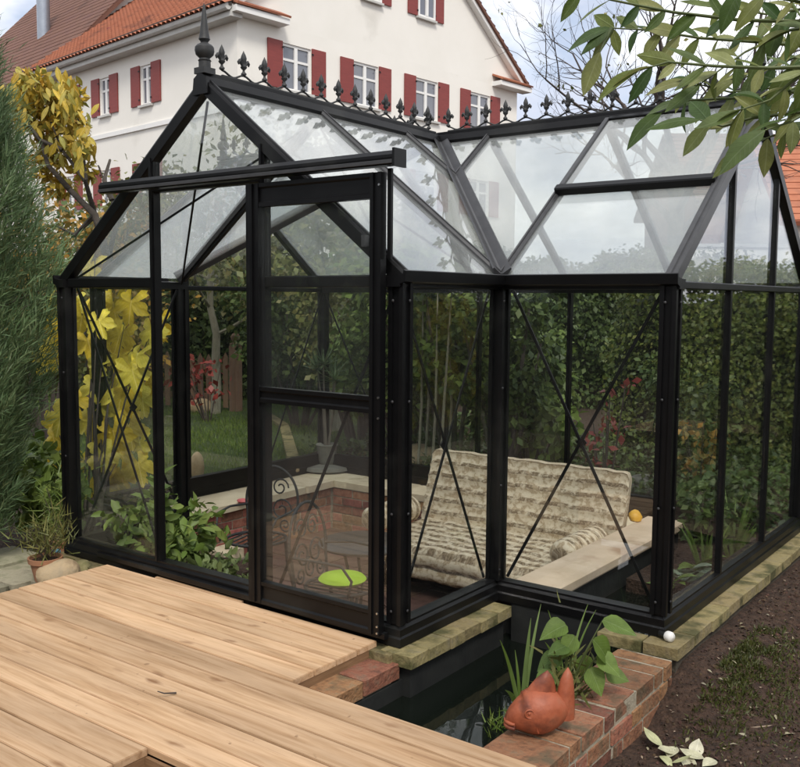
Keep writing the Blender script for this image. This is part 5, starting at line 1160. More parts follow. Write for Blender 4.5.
# shrubs along the back, seen through the glass
for (px, D_, w_, hh, n, lf, mt_, lb) in [
    (455, 8.6, 1.2, 2.1, 2600, .13, 'mid_leaf', 'broad leaved green shrub behind the sofa left of the ivy hedge'),
    (405, 9.4, 1.3, 2.3, 2600, .12, 'mid_leaf', 'tall green shrub with bamboo like stems behind the door'),
    (360, 10.5, 1.5, 2.4, 2600, .12, 'olive_leaf', 'olive green shrub beyond the corner of the brick bench'),
    (300, 12.0, 1.6, 2.0, 2400, .12, 'dark_leaf', 'dark low shrub at the edge of the lawn'),
    (505, 8.3, .9, 1.9, 1500, .10, 'dark_leaf', 'dark shrub behind the backrest of the sofa'),
    (535, 8.4, .9, 1.3, 1100, .14, 'mid_leaf', 'low broad leaved plant in front of the ivy hedge'),
    (700, 8.2, .8, 1.1, 1000, .09, 'dark_leaf', 'dark bushy plant in the bed beyond the indoor pond')]:
    P = at(px, 400, D=D_); P[2] = -.08; bush('garden_shrub', lb, P, w_, hh, int(n*2), lf*.68, mt_, stems=11)
for (px, py, D_, w_, hh, n, mt_, lb, lf) in [(208, 395, 12.4, .8, .95, 130, 'red_leaf', 'red leaved shrub in front of the picket fence', .10), (605, 455, 7.5, .34, 1.05, 60, 'red_leaf', 'small red flowering plant against the ivy hedge', .07),
                                         (700, 470, 7.4, .35, .75, 130, 'orange_leaf', 'orange tinted leafy plant in the bed behind the greenhouse', .07)]:
    P = at(px, py, D=D_); P[2] = -.08; bush('red_shrub' if 'red' in lb else 'orange_plant', lb, P, w_, hh, n, lf, mt_)
n = 16000; X = -1.4+rng.random(n)*8.6; Y = 3.5+rng.random(n)*2.6; pos = np.stack([X, Y, -.08+.05*(Y-3.4)+rng.random(n)*.16*(1+np.sin(X*3)*np.sin(Y*4))], 1)
kind(scatter('ground_cover', pos, rnd_dirs(n)+np.array([0, 0, .2]), rnd_dirs(n)*.7+np.array([0, 0, 1.]), .04+.045*rng.random(n), 'dark_leaf', None), 'stuff'); tag(COL.objects[-1], 'low dark leafy ground cover in the bed behind the greenhouse', 'ground cover')
# bare vertical canes
for k, (px, D_) in enumerate([(432, 8.2), (440, 8.0), (448, 8.3), (425, 8.5), (418, 8.4), (380, 9.0)]):
    P = at(px, 400, D=D_); P[2] = -.08; MB().tube([(0, 0, -.05), (.02, .03, .7), (random.uniform(-.1, .1), .05, 1.7)], [.014, .012, .006], 6).build('bare_cane', 'bark_pale', None, P)
    tag(bpy.context.scene.objects[-1] if False else COL.objects[-1], 'thin bare cane standing in the bed behind the greenhouse', 'cane', 'bare canes in the back bed')
# picket fence
def fence():
    A = at(70, 404, D=14.2); Bq = at(236, 408, D=13.4); A[2] = Bq[2] = -.1; d = unit(Bq-A); ln = np.linalg.norm(Bq-A); nn = np.array([d[1], -d[0], 0])
    r = thing('picket_fence', 'brown wooden picket fence with ball topped post behind the lawn', 'fence', A); ang = math.atan2(d[1], d[0])
    pm = MB(); pm.slab([(-.04, 0, .06), (.04, 0, .06), (.04, 0, .78), (0, 0, .86), (-.04, 0, .78)], (0, 1, 0), .02); pme = pm.mesh('picket', 'fence_wood')
    k = int(ln/.135)
    for i in range(k): link('picket', pme, r, d*(i+.5)*.135, (0, 0, ang), (1, 1, random.uniform(.95, 1.05)))
    for z in (.22, .64): MB().bar(-nn*.03+np.array((0, 0, z)), d*ln-nn*.03+np.array((0, 0, z)), .03, .08).build('rail', 'fence_wood', r)
    for s in (0, ln*.5, ln):
        p_ = MB(); p_.box(d*s+np.array((0, 0, .48)), (.13, .13, .96)); p_.lathe([(.08, .96), (.09, .99), (.03, 1.01), (.065, 1.05), (.07, 1.09), (.045, 1.13), (.001, 1.145)], d*s, 12, False); p_.build('fence_post', 'fence_wood', r, smooth=40)
fence()
# lawn grass, edging stones, log
n = 60000; X = -9+rng.random(n)*8.0; Y = 1.45+rng.random(n)*5.9
keep = (Y < 1.4+5.9) & (X < -1.05); X, Y = X[keep], Y[keep]; n = len(X)
pos = np.stack([X, Y, np.full(n, -.11)], 1)
kind(scatter('lawn_grass', pos, rnd_dirs(n)*.55+np.array([0, 0, 1.]), rnd_dirs(n), .035+.045*rng.random(n), 'grass', None, BLADE_T, .10), 'stuff'); tag(COL.objects[-1], 'short green lawn grass between the fence and the greenhouse', 'grass')
rock('garden_stone', at(200, 412, z=-.1)+np.array((0, 0, 0)), (.2, .14, .12), 'boulder', 'pinkish tan stone at the foot of the young tree', seed=31)
for k, (px, py, s_, lb) in enumerate([(197, 474, (.07, .05, .14), 'upright terracotta coloured stone at the edge of the lawn by the frame'), (410, 470, (.22, .15, .17), 'large pale rock in the bed behind the back glass near the door post'), (428, 466, (.16, .12, .13), 'grey pale rock just left of the sofa back'),
                                  (505, 470, (.2, .16, .15), 'rounded rock hidden behind the middle of the sofa'), (640, 470, (.20, .12, .09), 'dark grey rock behind the right end of the sofa back'), (655, 486, (.11, .1, .08), 'round grey rock next to the dark rock behind the ledge')]):
    P = at(px, py, D=8.9 if px < 450 else 7.9); P[2] = -.10
    if px < 200: P = at(px, py+4, z=-.1)
    rock('garden_rock', P, s_, 'boulder' if px < 450 else 'grey_stone', lb, seed=40+k)
ed = thing('lawn_edging', 'row of pale weathered timber edging boards bordering the lawn', 'edging', (-1.2, 3.4, -.1))
eb = blockset('edging_board', 'coping_yellow', .05, .02)
for k, (a, b_) in enumerate([((-1.3, 2.1), (-1.25, 3.3)), ((-1.3, 3.35), (-3.2, 5.2)), ((-3.25, 5.25), (-5.2, 6.6)), ((-1.2, 4.2), (-.2, 4.9)), ((-.15, 4.9), (1.0, 5.1))]):
    a = np.array([*a, 0.0]); b_ = np.array([*b_, 0.0]); dv = b_-a; link('edging_board', random.choice(eb), ed, (a+b_)/2-np.array((-1.2, 3.4, -.02)), (0, 0, math.atan2(dv[1], dv[0])), (np.linalg.norm(dv)-.03, .12, .07))
# ---- blue green conifer left of the deck
def conifer():
    base = np.array((-.70, -.33, -.10)); r = thing('blue_conifer', 'feathery blue green conifer beside the left corner of the greenhouse', 'conifer', base)
    MB().tube([(0, 0, -.05), (.02, 0, 1.2), (0, .02, 2.4), (.03, 0, 3.35)], [.07, .055, .03, .008], 8).build('trunk', 'bark', r)
    H = 3.5; n = 8200; t = rng.random(n)**1.05; z = .12+t*(H-.2); rad = np.interp(t, [0, .08, .2, .38, .55, .75, .92, 1], [.20, .28, .40, .51, .50, .36, .17, .03])
    ph = rng.random(n)*6.283; f = .25+.75*rng.random(n)**.45; wob_ = 1+.16*np.sin(ph*3+z*3.1)+.12*np.sin(ph*5-z*5.3)
    rr = rad*f*wob_; u = np.stack([np.cos(ph), np.sin(ph), np.zeros(n)], 1); C_ = u*rr[:, None]; C_[:, 2] = z
    # each spray: a fan of thin scaly twigs, pointing out and up
    sd = u*(.45+.35*rng.random(n))[:, None]+np.array([0, 0, 1.])*(.75+.5*rng.random(n))[:, None]+rng.normal(size=(n, 3))*.25; sd /= np.linalg.norm(sd, axis=1, keepdims=True)
    m_ = 9; rep = np.repeat(np.arange(n), m_); k = np.tile(np.arange(m_), n); off = k/m_
    ln = .20+.14*rng.random(n)
    pos = C_[rep]+sd[rep]*(off*ln[rep]*.75)[:, None]; side = np.cross(sd, rnd_dirs(n)); side /= np.linalg.norm(side, axis=1, keepdims=True)
    dr = sd[rep]+side[rep]*(((k % 2)*2-1)*.65*(1-off*.7))[:, None]+rng.normal(size=(len(rep), 3))*.18
    scatter('foliage', pos, dr, rnd_dirs(len(rep)), (.12-.05*off)*(.7+.6*rng.random(len(rep))), 'juniper', r, QUAD_T, .105)
    mb = MB()
    for i in range(160):
        j = rng.integers(n); mb.tube([(0, 0, max(.05, C_[j][2]-.25)), C_[j]], [.008, .003], 4)
    mb.build('twigs', 'bark', r)
conifer()
# ---- single-leaf shapes
def leafmesh(name, outline, mat, fold=.10, curl_=.12, nseg=7):
    """outline: half widths along the midrib 0..1 -> folded, curved blade"""
    vs = []; fs = []
    for i in range(nseg+1):
        t = i/nseg; w_ = np.interp(t, [a for a, _ in outline], [b_ for _, b_ in outline]); zc = -curl_*t*t
        vs += [(-w_, t, zc+fold*w_), (-w_*.5, t, zc+fold*w_*.35), (0, t, zc), (w_*.5, t, zc+fold*w_*.35), (w_, t, zc+fold*w_)]
    for i in range(nseg):
        for j in range(4): a = i*5+j; fs.append((a, a+1, a+6, a+5))
    me = bpy.data.meshes.new(name); me.from_pydata(vs, [], fs); me.update(); me.materials.append(MATS[mat]); me.polygons.foreach_set('use_smooth', [True]*len(fs)); return me
def lobed(name, mat, seed):
    """oak-leaf like blade with five deep lobes"""
    r = random.Random(seed); vs = [(0, .42, -.02)]; fs = []; n = 60
    for i in range(n):
        a = 2*math.pi*i/n; b_ = a-math.pi/2
        lob = .50+.50*abs(math.cos(2.5*(a-math.pi/2)))**.7; lob *= 1+.07*math.sin(a*13+seed)+.05*math.sin(a*23+2*seed)
        stem = .25 if abs(((a-math.pi/2*3+math.pi) % (2*math.pi))-math.pi) < .25 else 1
        rr = .52*lob*stem; x = rr*math.cos(a)*.95; y = .42+rr*math.sin(a)*1.1
        vs.append((x, y, -.75*(x*x+(y-.42)**2)+.10*abs(x)+.045*math.sin(a*5+seed)+.02*math.sin(a*9)))
    fs = [(0, 1+i, 1+(i+1) % n) for i in range(n)]
    me = bpy.data.meshes.new(name); me.from_pydata(vs, [], fs); me.update(); me.materials.append(MATS[mat]); me.polygons.foreach_set('use_smooth', [True]*n); return me
def put_leaf(me, name, parent, p, dr, nr, size, o=None, wd=1.0):
    Rm = rot_from(np.array([dr], float), np.array([nr], float))[0]; M = Matrix(Rm.tolist()).to_4x4(); ob = bpy.data.objects.new(name, me); COL.objects.link(ob); ob.parent = parent
    q_ = np.array(p, float)-(np.array(parent.location) if o is None else o)
    ob.matrix_basis = Matrix.Translation(V(q_)) @ M @ Matrix.Diagonal((size*wd, size, size, 1)); return ob
# ---- shrub with big yellow lobed leaves outside the left glass
def yellow_shrub():
    base = np.array((-.62, .55, -.1)); r = thing('yellow_shrub', 'shrub with large bright yellow lobed autumn leaves outside the left glass', 'shrub', base); ms = [lobed('leaf', 'yellow_leaf', s) for s in range(4)]; mb = MB()
    spots = [(57, 345), (56, 300), (97, 262), (135, 297), (100, 318), (85, 312), (112, 335), (82, 335), (125, 330), (150, 325), (160, 320), (142, 350), (118, 352), (128, 365), (145, 378), (110, 385), (100, 400), (125, 395), (112, 425), (92, 428), (105, 440), (128, 420),
             (85, 415), (100, 450), (118, 468), (132, 458), (50, 352), (53, 430), (48, 462), (58, 478), (44, 478), (62, 450), (50, 425), (88, 480), (108, 480), (140, 440), (95, 305), (75, 300), (60, 320), (150, 345), (92, 382), (72, 395), (104, 362), (80, 460), (120, 440), (66, 410), (137, 395), (115, 300)]
    for i, (x, y) in enumerate(spots):
        P = at(x+random.uniform(-3, 3), y-8, D=7.0+random.uniform(-.45, .35)); P[1] = max(P[1], P[1])
        if P[0] > -.08 and P[1] > -.1: P = P+np.array((-.25, .35, 0))*((P[0]+.08)/.25)
        dr = np.array((random.uniform(-.5, .5), random.uniform(-.4, .3), -.9)); nr = -FW*.9+np.array((random.uniform(-.5, .5), random.uniform(-.5, .5), random.uniform(.1, .8)))
        put_leaf(random.choice(ms), 'leaf', r, P, dr, nr, random.uniform(.19, .30))
        if i % 2 == 0: q_ = P-base; mb.tube([(random.uniform(-.1, .1), random.uniform(-.1, .1), 0), q_*np.array((.5, .5, .55))+np.array((0, 0, .05)), q_], [.010, .007, .003], 5)
    mb.build('stems', 'twig', r)
yellow_shrub()
bush('low_shrub', 'low bushy green plants at the foot of the yellow shrub', (-.75, .35, -.1), .9, .55, 900, .09, 'mid_leaf')
# ---- yellow leaved tree and bare branches upper left, orange shrub below it
def yellow_tree():
    P = at(95, 420, D=9.5); P[2] = -.15; r = thing('yellow_tree', 'tree with drooping yellow autumn leaves in front of the white house', 'tree', P); mb = MB()
    def q(x, y, dd=0): return at(x, y, D=9.5+dd)-P
    MB().tube([(0, 0, -.1), q(100, 330), q(108, 260), q(95, 215), q(70, 190)], [.07, .055, .045, .035, .028], 8).build('trunk', 'dull_bark', r, smooth=60)
    for pl in ([(95, 215), (85, 180), (62, 150), (50, 120)], [(70, 190), (48, 165), (35, 120), (40, 85)], [(85, 180), (82, 150), (78, 120), (70, 100)], [(62, 150), (40, 140), (25, 120)], [(108, 260), (116, 225), (112, 200), (98, 165)], [(116, 225), (128, 205), (122, 180)], [(95, 215), (75, 235), (55, 225)], [(112, 200), (104, 180), (110, 160)]):
        mb.tube([q(x, y, .2*math.sin(i*2+x)) for i, (x, y) in enumerate(pl)], [.03, .022, .014, .007][:len(pl)], 6)
    mb.build('limbs', 'dull_bark', r, smooth=60)
    ms = [leafmesh('leaf', [(0, .02), (.25, .17), (.55, .2), (.8, .12), (1, .0)], 'tree_yellow', curl_=c) for c in (.1, .25, .4)]
    for i in range(290):
        cx, cy, sx, sy = random.choice([(52, 108, 26, 22), (38, 82, 18, 12), (72, 122, 18, 16), (55, 145, 20, 16), (28, 110, 14, 26), (68, 98, 14, 14), (82, 145, 10, 8), (62, 80, 10, 8), (20, 90, 10, 12)])
        p_ = at(random.gauss(cx, sx*.62), random.gauss(cy, sy*.62), D=9.5+random.gauss(0, .35)); dr = np.array((random.gauss(0, .6), random.gauss(0, .6), -1+random.gauss(0, .35))); nr = -FW+rnd_dirs(1)[0]*.8+np.array((0, 0, .4))
        put_leaf(random.choice(ms), 'leaf', r, p_, dr, nr, random.uniform(.10, .17))
    C2 = [q(x, y, dd) for x, y, dd in [(50, 105, .2), (35, 85, -.2), (70, 122, 0), (55, 145, .3), (28, 115, .1), (66, 96, .2), (80, 145, -.1), (45, 165, .2), (60, 185, .3), (85, 170, .1)]]
    crown('crown', C2, [.20, .16, .17, .18, .2, .15, .12, .17, .15, .1], 1700, .10, 'tree_yellow_fine', r, width=.75)
yellow_tree()
P = at(82, 300, D=11.5); P[2] = -.1; bush('orange_shrub', 'orange and olive autumn shrub below the yellow tree', P, 2.0, 2.75, 5200, .085, 'orange_leaf', stems=20)
P = at(45, 330, D=10.5); P[2] = -.1; bush('olive_shrub', 'olive green twiggy shrub behind the blue conifer', P, 1.4, 2.3, 2600, .07, 'olive_leaf', stems=14)
# ---- bare tree behind the ridge on the right
def bare():
    P = at(672, 330, D=17); P[2] = -.2; r = thing('bare_tree', 'leafless tree with fine dark twigs against the sky behind the ridge', 'tree', P); mb = MB(); tips = []
    MB().tube([(0, 0, -.1), (.05, 0, 1.8), (-.05, .1, 4.2)], [.20, .17, .12], 9).build('trunk', 'bark', r, smooth=60)
    for k in range(8):
        a = k*2.39; branch(mb, (-.05*k/7, .1*k/7, 2.9+k*.18), RT*math.cos(a)*.95+FW*math.sin(a)*.6+np.array((0, 0, .75)), 1.9, .07, 4, tips, .75, .34, 5, (3, 3), .10, .70)
    mb.build('limbs', 'twig', r)
    T = np.array(tips); n_ = 500; ci = rng.integers(0, len(T), n_); crown('last_leaves', T[ci[:60]], np.full(60, .18), 220, .09, 'olive_leaf', r)
bare()
for k, (px, D_, hh, lb) in enumerate([(640, 24, 2.7, 'bushy dark tree beyond the hedge left of the brick house'), (760, 17, 2.3, 'rounded green bush in front of the brown brick house'), (700, 15, 2.15, 'olive bush between the hedge and the pale wall')]):
    P = at(px, 320, D=D_); P[2] = -.2; bush('far_bush', lb, P, 2.6, hh, 2200, .16, 'olive_leaf' if k else 'dark_leaf', stems=12)
# ---- overhanging branch upper right, from a tree standing right of the path
def near_tree():
    base = np.array((6.15, -.85, SOIL-.02)); r = thing('ash_tree', 'broad pinnate green leaves on a branch hanging in from the upper right', 'tree', base)
    D0 = 2.15
    def q(x, y, dd=0): return at(x, y, D=D0+dd)
    fork = q(905, 40, .1)
    MB().tube([(0, 0, -.1), (fork-base)*np.array((.25, .2, .35)), (fork-base)*np.array((.6, .5, .75)), fork-base], [.06, .05, .04, .026], 9).build('trunk', 'bark', r, smooth=60)
    tw_ = MB(); ms = [leafmesh('leaf', [(0, .012), (.12, .10*k), (.35, .195*k), (.6, .20*k), (.82, .11*k), (1, .0)], 'near_leaf', fold=f, curl_=c) for f, c, k in ((.2, .10, 1), (.45, .28, .85), (.1, .42, 1.1), (.3, -.15, .8), (.6, .15, 1.05), (-.15, .3, .95))]
    twigs = [([(905, 40), (820, 22), (740, 20), (672, 12), (612, 0), (580, -8)], 0), ([(905, 45), (830, 48), (760, 42), (700, 38), (650, 30), (612, 28)], .1), ([(905, 40), (840, 66), (770, 68), (715, 66), (668, 62), (640, 70)], -.12), ([(905, 42), (850, 88), (790, 92), (735, 98), (690, 100), (662, 112)], .06),
             ([(905, 42), (860, 110), (800, 112), (752, 118), (722, 126), (700, 120)], -.2), ([(905, 40), (840, 10), (780, -2), (730, -12)], -.1), ([(905, 42), (850, 118), (806, 128), (772, 136), (748, 146)], .16), ([(612, 28), (604, 44), (600, 52)], .1), ([(905, 40), (850, 60), (800, 55), (760, 72), (735, 80)], .2), ([(905, 40), (850, 30), (800, 75), (770, 100), (740, 110)], -.25), ([(905, 40), (860, 20), (790, 30), (745, 52), (700, 84)], -.05), ([(905, 40), (850, 80), (810, 95), (770, 88), (730, 92), (690, 82)], .28), ([(905, 40), (860, 5), (810, 8), (765, 14), (720, 6)], .22), ([(905, 40), (860, 95), (820, 105), (790, 122), (765, 130)], -.3)]
    for pl, dd in twigs:
        P_ = [q(x, y, dd+.03*math.sin(i*3.1)) for i, (x, y) in enumerate(pl)]
        tw_.tube([p_-base for p_ in P_], list(np.linspace(.006, .0016, len(P_))), 6)
        # leaflets in pairs along the outer part
        seg = np.array(P_); cum = np.concatenate([[0], np.cumsum(np.linalg.norm(np.diff(seg, axis=0), axis=1))]); tot = cum[-1]; s = tot*.22 if len(pl) > 3 else 0
        while s < tot:
            p_ = np.array([np.interp(s, cum, seg[:, k]) for k in range(3)]); d2 = np.array([np.interp(min(s+.02, tot), cum, seg[:, k]) for k in range(3)])-p_; d2 = unit(d2 if np.linalg.norm(d2) > 1e-6 else seg[-1]-seg[-2])
            for sg in (-1, 1):
                sdv = np.cross(d2, FW)*sg; dr = d2*random.uniform(.5, .95)+sdv*random.uniform(.55, 1.1)+np.array((0, 0, -.45))+rnd_dirs(1)[0]*.22
                nr = -FW*random.uniform(.2, 1)+np.array((0, 0, random.uniform(.2, 1.0)))+rnd_dirs(1)[0]*.45
                put_leaf(random.choice(ms), 'leaf', r, p_, dr, nr, random.uniform(.056, .095), wd=random.uniform(.85, 1.1))
            s += random.uniform(.045, .072)
        put_leaf(random.choice(ms), 'leaf', r, P_[-1], d2+np.array((0, 0, -.2)), -FW*.6+np.array((0, 0, .6)), .11)
    tw_.build('twigs', 'green_stem', r)
near_tree()
# ---- pond-side plants
def pond_plant():
    base = at(588, 702, z=-.05); base[0] -= .10; base[2] = WATER-.02; r = thing('marsh_plant', 'marsh plant with broad heart shaped green leaves at the pond edge behind the fish', 'plant', base)
    ms = [leafmesh('leaf', [(0, .10), (.08, .30), (.25, .40), (.5, .36), (.75, .20), (1, .0)], 'pond_leaf', fold=f, curl_=c) for f, c in ((.15, .2), (.3, .35), (.1, .1))]; mb = MB(); dq = (at(588, 690, z=-.05)-CAM)@FW-.06
    for (x, y, dx, dy, s) in [(566, 625, -1, .25, .105), (603, 620, 1, .35, .125), (593, 640, .9, 1, .12), (575, 636, -.4, .6, .09), (560, 655, -1, .5, .10), (590, 668, .4, 1, .10), (606, 672, 1, .35, .085), (583, 655, .1, 1, .09), (553, 672, -.9, .9, .10), (598, 655, .7, .6, .1), (568, 645, -.7, .2, .085)]:
        P_ = at(x, y, D=dq+random.uniform(-.09, .09)); dr = RT*dx-UP*dy*.9-FW*random.uniform(.0, .5); put_leaf(random.choice(ms), 'leaf', r, P_, dr, np.array((0, 0, 1.))-FW*random.uniform(.4, .9)+rnd_dirs(1)[0]*.25, s*1.15)
        q_ = P_-base; mb.tube([(random.uniform(-.02, .02), random.uniform(-.02, .02), 0), q_*np.array((.4, .4, .65)), q_], [.005, .004, .003], 5)
    mb.build('stalks', 'green_stem', r)
    n_ = 260; pos = rng.normal(size=(n_, 3))*np.array((.04, .04, .09))+np.array((0, 0, .16)); scatter('old_foliage', pos, rnd_dirs(n_)+np.array([0, 0, .5]), rnd_dirs(n_), .05+.04*rng.random(n_), 'olive_leaf', r, BLADE_T, .18)
pond_plant()
def iris(base, blades, label, mat='mid_leaf', name='iris_plant'):
    r = thing(name, label, 'plant', base); 
    for (tip, wd) in blades:
        tip = np.array(tip)-base; mb = MB(); vs = []; k = 9; sd = unit(np.cross(tip, FW)); 
        for i in range(k+1):
            t = i/k; c = tip*t+np.array((0, 0, 1))*.10*math.sin(math.pi*t)*np.linalg.norm(tip); w_ = wd*(1-t**2.2)*(.6+.4*min(1, t*4))+.0006; vs += [c-sd*w_, c-FW*w_*.25, c+sd*w_]
        mb.add(vs, [(i*3+j, i*3+j+1, i*3+j+4, i*3+j+3) for i in range(k) for j in range(2)])
        me = bpy.data.meshes.new('blade'); me.from_pydata(mb.v, [], mb.f); me.update(); me.materials.append(MATS['pond_leaf']); me.polygons.foreach_set('use_smooth', [True]*len(mb.f)); link('blade', me, r)
b0 = at(522, 702, z=-.12); b0[2] = WATER-.01; dq = (b0-CAM)@FW
iris(b0, [(at(x, y, D=dq+dd), w_) for x, y, dd, w_ in [(531, 618, 0, .011), (541, 604, .1, .008), (500, 640, -.1, .009), (515, 650, .05, .007), (505, 690, -.25, .013), (497, 712, -.2, .008), (512, 716, -.1, .007), (530, 640, .12, .010)]], 'strappy iris blades rising from the pond beside the fish')
b1 = at(566, 668, z=-.12); b1[2] = WATER-.01; dq = (b1-CAM)@FW
iris(b1, [(at(x, y, D=dq+dd), w_) for x, y, dd, w_ in [(548, 610, 0, .006), (588, 604, .1, .006), (596, 610, .1, .005), (545, 642, -.05, .010)]], 'thin grassy blades growing behind the broad leaved marsh plant')
n_ = 90; P = at(503, 725, z=WATER); pos = P+rng.normal(size=(n_, 3))*np.array((.03, .05, .01)); kind(scatter('pond_moss', pos, rnd_dirs(n_)+np.array([0, 0, 1.2]), rnd_dirs(n_), .05, 'grass', None, BLADE_T, .12), 'stuff'); tag(COL.objects[-1], 'tuft of water weed at the pond edge under the fish', 'water weed')
# ---- plants just inside the left doorway and indoors by the pond
P = at(190, 548, z=-.1); P = np.array((.46, .34, -.14)); bush('doorway_plant', 'lush green leafy plant just inside the left glass', P, .54, .43, 520, .085, 'mid_leaf', 'plant', 9, LEAF_T, .85)
bush('doorway_plant', 'low yellowish green plant in front of the planter wall', (.86, .36, -.24), .40, .29, 340, .06, 'pale_leaf', 'plant', 7, LEAF_T)
def tall_leafy(base, label, hgt, n_, mat='pond_leaf'):
    r = thing('tall_plant', label, 'plant', base); ms = [leafmesh('leaf', [(0, .03), (.3, .17), (.6, .2), (1, 0)], mat)]; MB().tube([(0, 0, -.02), (.02, .01, hgt*.5), (.01, .03, hgt)], [.008, .006, .004], 6).build('stem', 'green_stem', r)
    for i in range(n_):
        a = i*2.4; z = hgt*(.3+.7*i/n_); put_leaf(ms[0], 'leaf', r, np.array(base)+np.array((0, 0, z)), (math.cos(a), math.sin(a), .7), (-math.cos(a)*.3, -math.sin(a)*.3, 1), .15)
tall_leafy((.42, .30, -.12), 'upright plant with yellow green lance leaves behind the left glass', .62, 12); tall_leafy((.20, .22, -.12), 'small bright green plant at the foot of the left pane', .32, 8)
mb = MB(); soilbox = MB(); soilbox.bx((.04, .08, FLOOR), (.80, .84, -.13)); kind(soilbox.build('planting_soil', 'soil'), 'structure')
st_ = rock('flat_stone', (.33, .12, -.131), (.16, .06, .03), 'grey_stone', 'flat grey stone lying inside the left glass', seed=77)
block(COPC, 'pink_slab', None, (.86, .09, -.20), (1.5, .34, -.13)); tag(COL.objects[-1], 'smooth pinkish stone slab inside the doorway beside the plants', 'slab')
# indoor bed right of the pond ledge
ib = MB(); ib.bx((2.72, 1.95, -.5), (W+B-.05, YB-.05, -.12)); kind(ib.build('indoor_bed', 'soil'), 'structure')
def hosta(base, label, n_, s, mat='hosta_blue'):
    r = thing('hosta_plant', label, 'plant', base); ms = [leafmesh('leaf', [(0, .08), (.15, .32), (.4, .42), (.7, .28), (1, .0)], mat, fold=.25, curl_=c) for c in (.3, .5)]
    for i in range(n_):
        a = i*2.4; el = .25+.75*((i*.618) % 1); put_leaf(ms[i % 2], 'leaf', r, np.array(base)+np.array((math.cos(a)*.05*el, math.sin(a)*.05*el, .04+.14*(1-el))), (math.cos(a), math.sin(a), 1.1-el), (-math.cos(a)*.6, -math.sin(a)*.6, 1), s*random.uniform(.7, 1.1))
for px, py, n_, s, mt_, lb in [(688, 560, 12, .20, 'hosta_blue', 'blue grey leaved hosta just inside the right glass'), (700, 590, 9, .14, 'pond_leaf', 'green leaved hosta at the foot of the right glass'), (672, 600, 6, .12, 'pond_leaf', 'small water plant showing under the right corner post'), (740, 560, 12, .17, 'pond_leaf', 'bushy green hosta beside the second glass bay')]:
    P = at(px, py, X=W+B-.22); P[2] = -.12; hosta(P, lb, n_, s, mt_)
for k, (px, py, s_) in enumerate([(690, 600, (.08, .06, .05)), (712, 585, (.09, .07, .05)), (735, 565, (.09, .06, .05)), (676, 615, (.06, .05, .04))]):
    P = at(px, py, X=W+B-.14); P[2] = -.12; rock('indoor_stone', P, s_, 'grey_stone', 'pale stone lying along the inside of the right glass wall', seed=60+k, group='stones inside the right glass wall')
for k, (x, y, hh) in enumerate([(3.14, 2.1, .36), (3.18, 2.5, .45), (3.0, 2.75, .4)]):
    b_ = np.array((x, y, -.12)); iris(b_, [(b_+np.array((random.uniform(-.2, .2), random.uniform(-.2, .2), hh*random.uniform(.7, 1.1))), .010) for _ in range(14)], ['clump of green iris blades indoors beside the second glass bay', 'tall clump of iris blades in the indoor bed', 'iris clump at the far end of the indoor bed'][k])
for k, (x, y) in enumerate([(3.02, 2.3), (3.0, 2.95)]): bush('indoor_shrub', ['dark leafy shrub growing in the indoor bed beside the hosta', 'dark leafy shrub in the far right corner indoors'][k], (x, y, -.12), .32, .62, 420, .07, 'dark_leaf')
# ---- soil bed dressing: crumbs, moss, fallen leaves
n = 16000; X = 3.5+rng.random(n)*1.7; Y = -1.3+rng.random(n)*4.6; pos = np.stack([X, Y, soilz(X, Y)+.002], 1)
OCT = (np.array([[0, 0, .5], [.5, 0, 0], [0, .5, 0], [-.5, 0, 0], [0, -.5, 0]]), np.array([[0, 1, 2, 2], [0, 2, 3, 3], [0, 3, 4, 4], [0, 4, 1, 1]]))
kind(scatter('soil_crumbs', pos, rnd_dirs(n), rnd_dirs(n)+np.array([0, 0, 1.5]), .006+.018*rng.random(n)**2.5, 'soil_crumb', None, OCT), 'stuff'); tag(COL.objects[-1], 'loose dark crumbs and bark mulch on the soil bed', 'mulch')
n = 900; X = 3.5+rng.random(n)*1.6; Y = -1.2+rng.random(n)*4; pos = np.stack([X, Y, soilz(X, Y)+.006], 1)
kind(scatter('wood_chips', pos, rnd_dirs(n)*np.array([1, 1, .2]), rnd_dirs(n)*.3+np.array([0, 0, 1.]), .008+.018*rng.random(n)**2, 'wood_chip', None, QUAD_T, .6), 'stuff'); tag(COL.objects[-1], 'pale chips and bits of straw scattered on the soil', 'chips')
n = 6500; X = 3.66+np.abs(rng.normal(size=n))*.17-.06; Y = 1.02+rng.normal(size=n)*.30+(X-3.74)*-.6; k_ = (X > 3.5) & (np.sin(X*31+Y*7)+np.sin(Y*23-X*11)+.6*np.sin(X*67)*np.sin(Y*59) > -1.1); X, Y = X[k_], Y[k_]; n = len(X); pos = np.stack([X, Y, soilz(X, Y)-.004], 1)
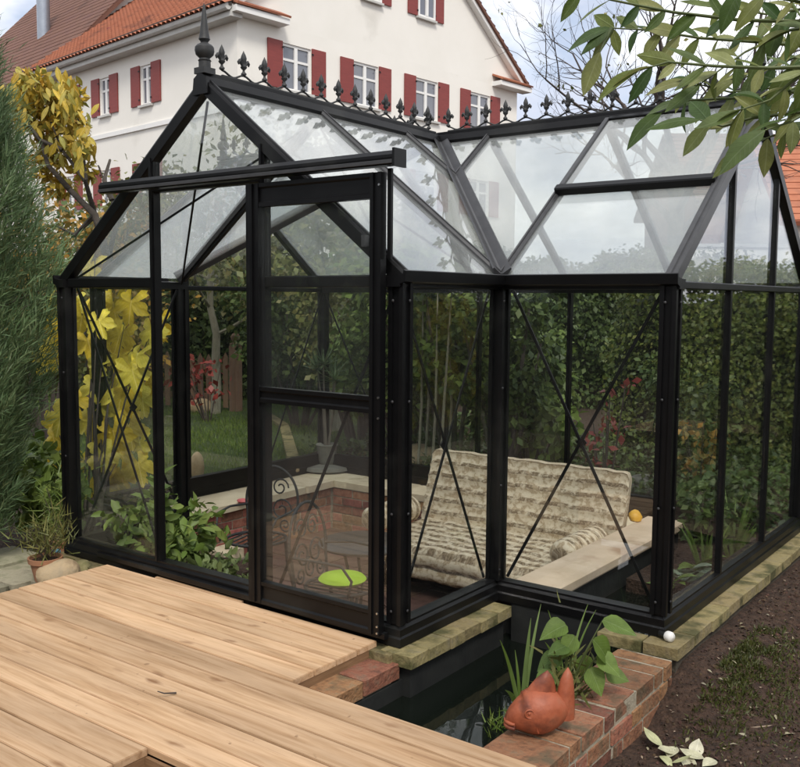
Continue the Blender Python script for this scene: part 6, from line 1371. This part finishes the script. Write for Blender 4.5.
kind(scatter('moss_patch', pos, rnd_dirs(n)*.9+np.array([0, 0, .8]), rnd_dirs(n), .014+.022*rng.random(n), 'moss', None, BLADE_T, .25), 'stuff'); tag(COL.objects[-1], 'patch of olive moss and low weeds on the soil beside the coping', 'moss')
FLM = [leafmesh('fallen_leaf', [(0, .02), (.2, .22), (.5, .30), (.75, .2), (1, .0)], m_, fold=f, curl_=c) for m_, f, c in (('fallen_pale', .3, .15), ('fallen_pale', .1, -.2), ('fallen_pale', .4, .3))]
FLD = [leafmesh('fallen_leaf', [(0, .02), (.25, .18), (.5, .24), (1, .0)], 'fallen_dull', fold=.3, curl_=.25)]
def fallen(px, py, s, ang, big=True):
    P = at(px, py, z=SOIL)
    if P[0] < 3.52: return
    P[2] = float(soilz(P[0], P[1]))+.012; me = random.choice(FLM if big else FLD); ob = link('fallen_leaf', me, None, P, (random.uniform(-.3, .3), random.uniform(-.3, .3), ang), (s, s, s))
    if big: tag(ob, 'large pale yellow green fallen leaf lying in a cluster on the dark soil', 'leaf', 'cluster of pale fallen leaves')
    else: tag(ob, 'small dull fallen leaf scattered on the dark soil', 'leaf', 'small scattered fallen leaves')
for i, (x, y) in enumerate([(668, 758), (662, 748), (676, 752), (684, 757), (672, 764), (694, 759), (704, 762), (716, 765), (660, 757)]): fallen(x, y, random.uniform(.075, .105), i*1.3)
for (x, y) in [(633, 728), (614, 744), (652, 707), (622, 756), (640, 748), (700, 708), (746, 745), (745, 657), (738, 752), (690, 690), (718, 640), (760, 700), (775, 668), (730, 690), (712, 672), (755, 720), (784, 735), (688, 728), (648, 733), (720, 728), (765, 640)]: fallen(x, y, random.uniform(.018, .04), random.random()*6, False)
for _ in range(26): fallen(random.uniform(600, 798), random.uniform(640, 765), random.uniform(.014, .032), random.random()*6, False)
gs = at(735, 732, z=SOIL); MB().tube([(0, 0, .01), (.10, .09, .02), (.2, .22, .012)], .0035, 5).build('dry_stalk', 'wood_chip', None, gs); tag(COL.objects[-1], 'thin dry stalk lying on the soil', 'stalk')
fallen(795, 738, .10, 2.0, False); ob = COL.objects[-1]; tag(ob, 'broad grey green leaf at the end of the dry stalk', 'leaf'); del ob['group']
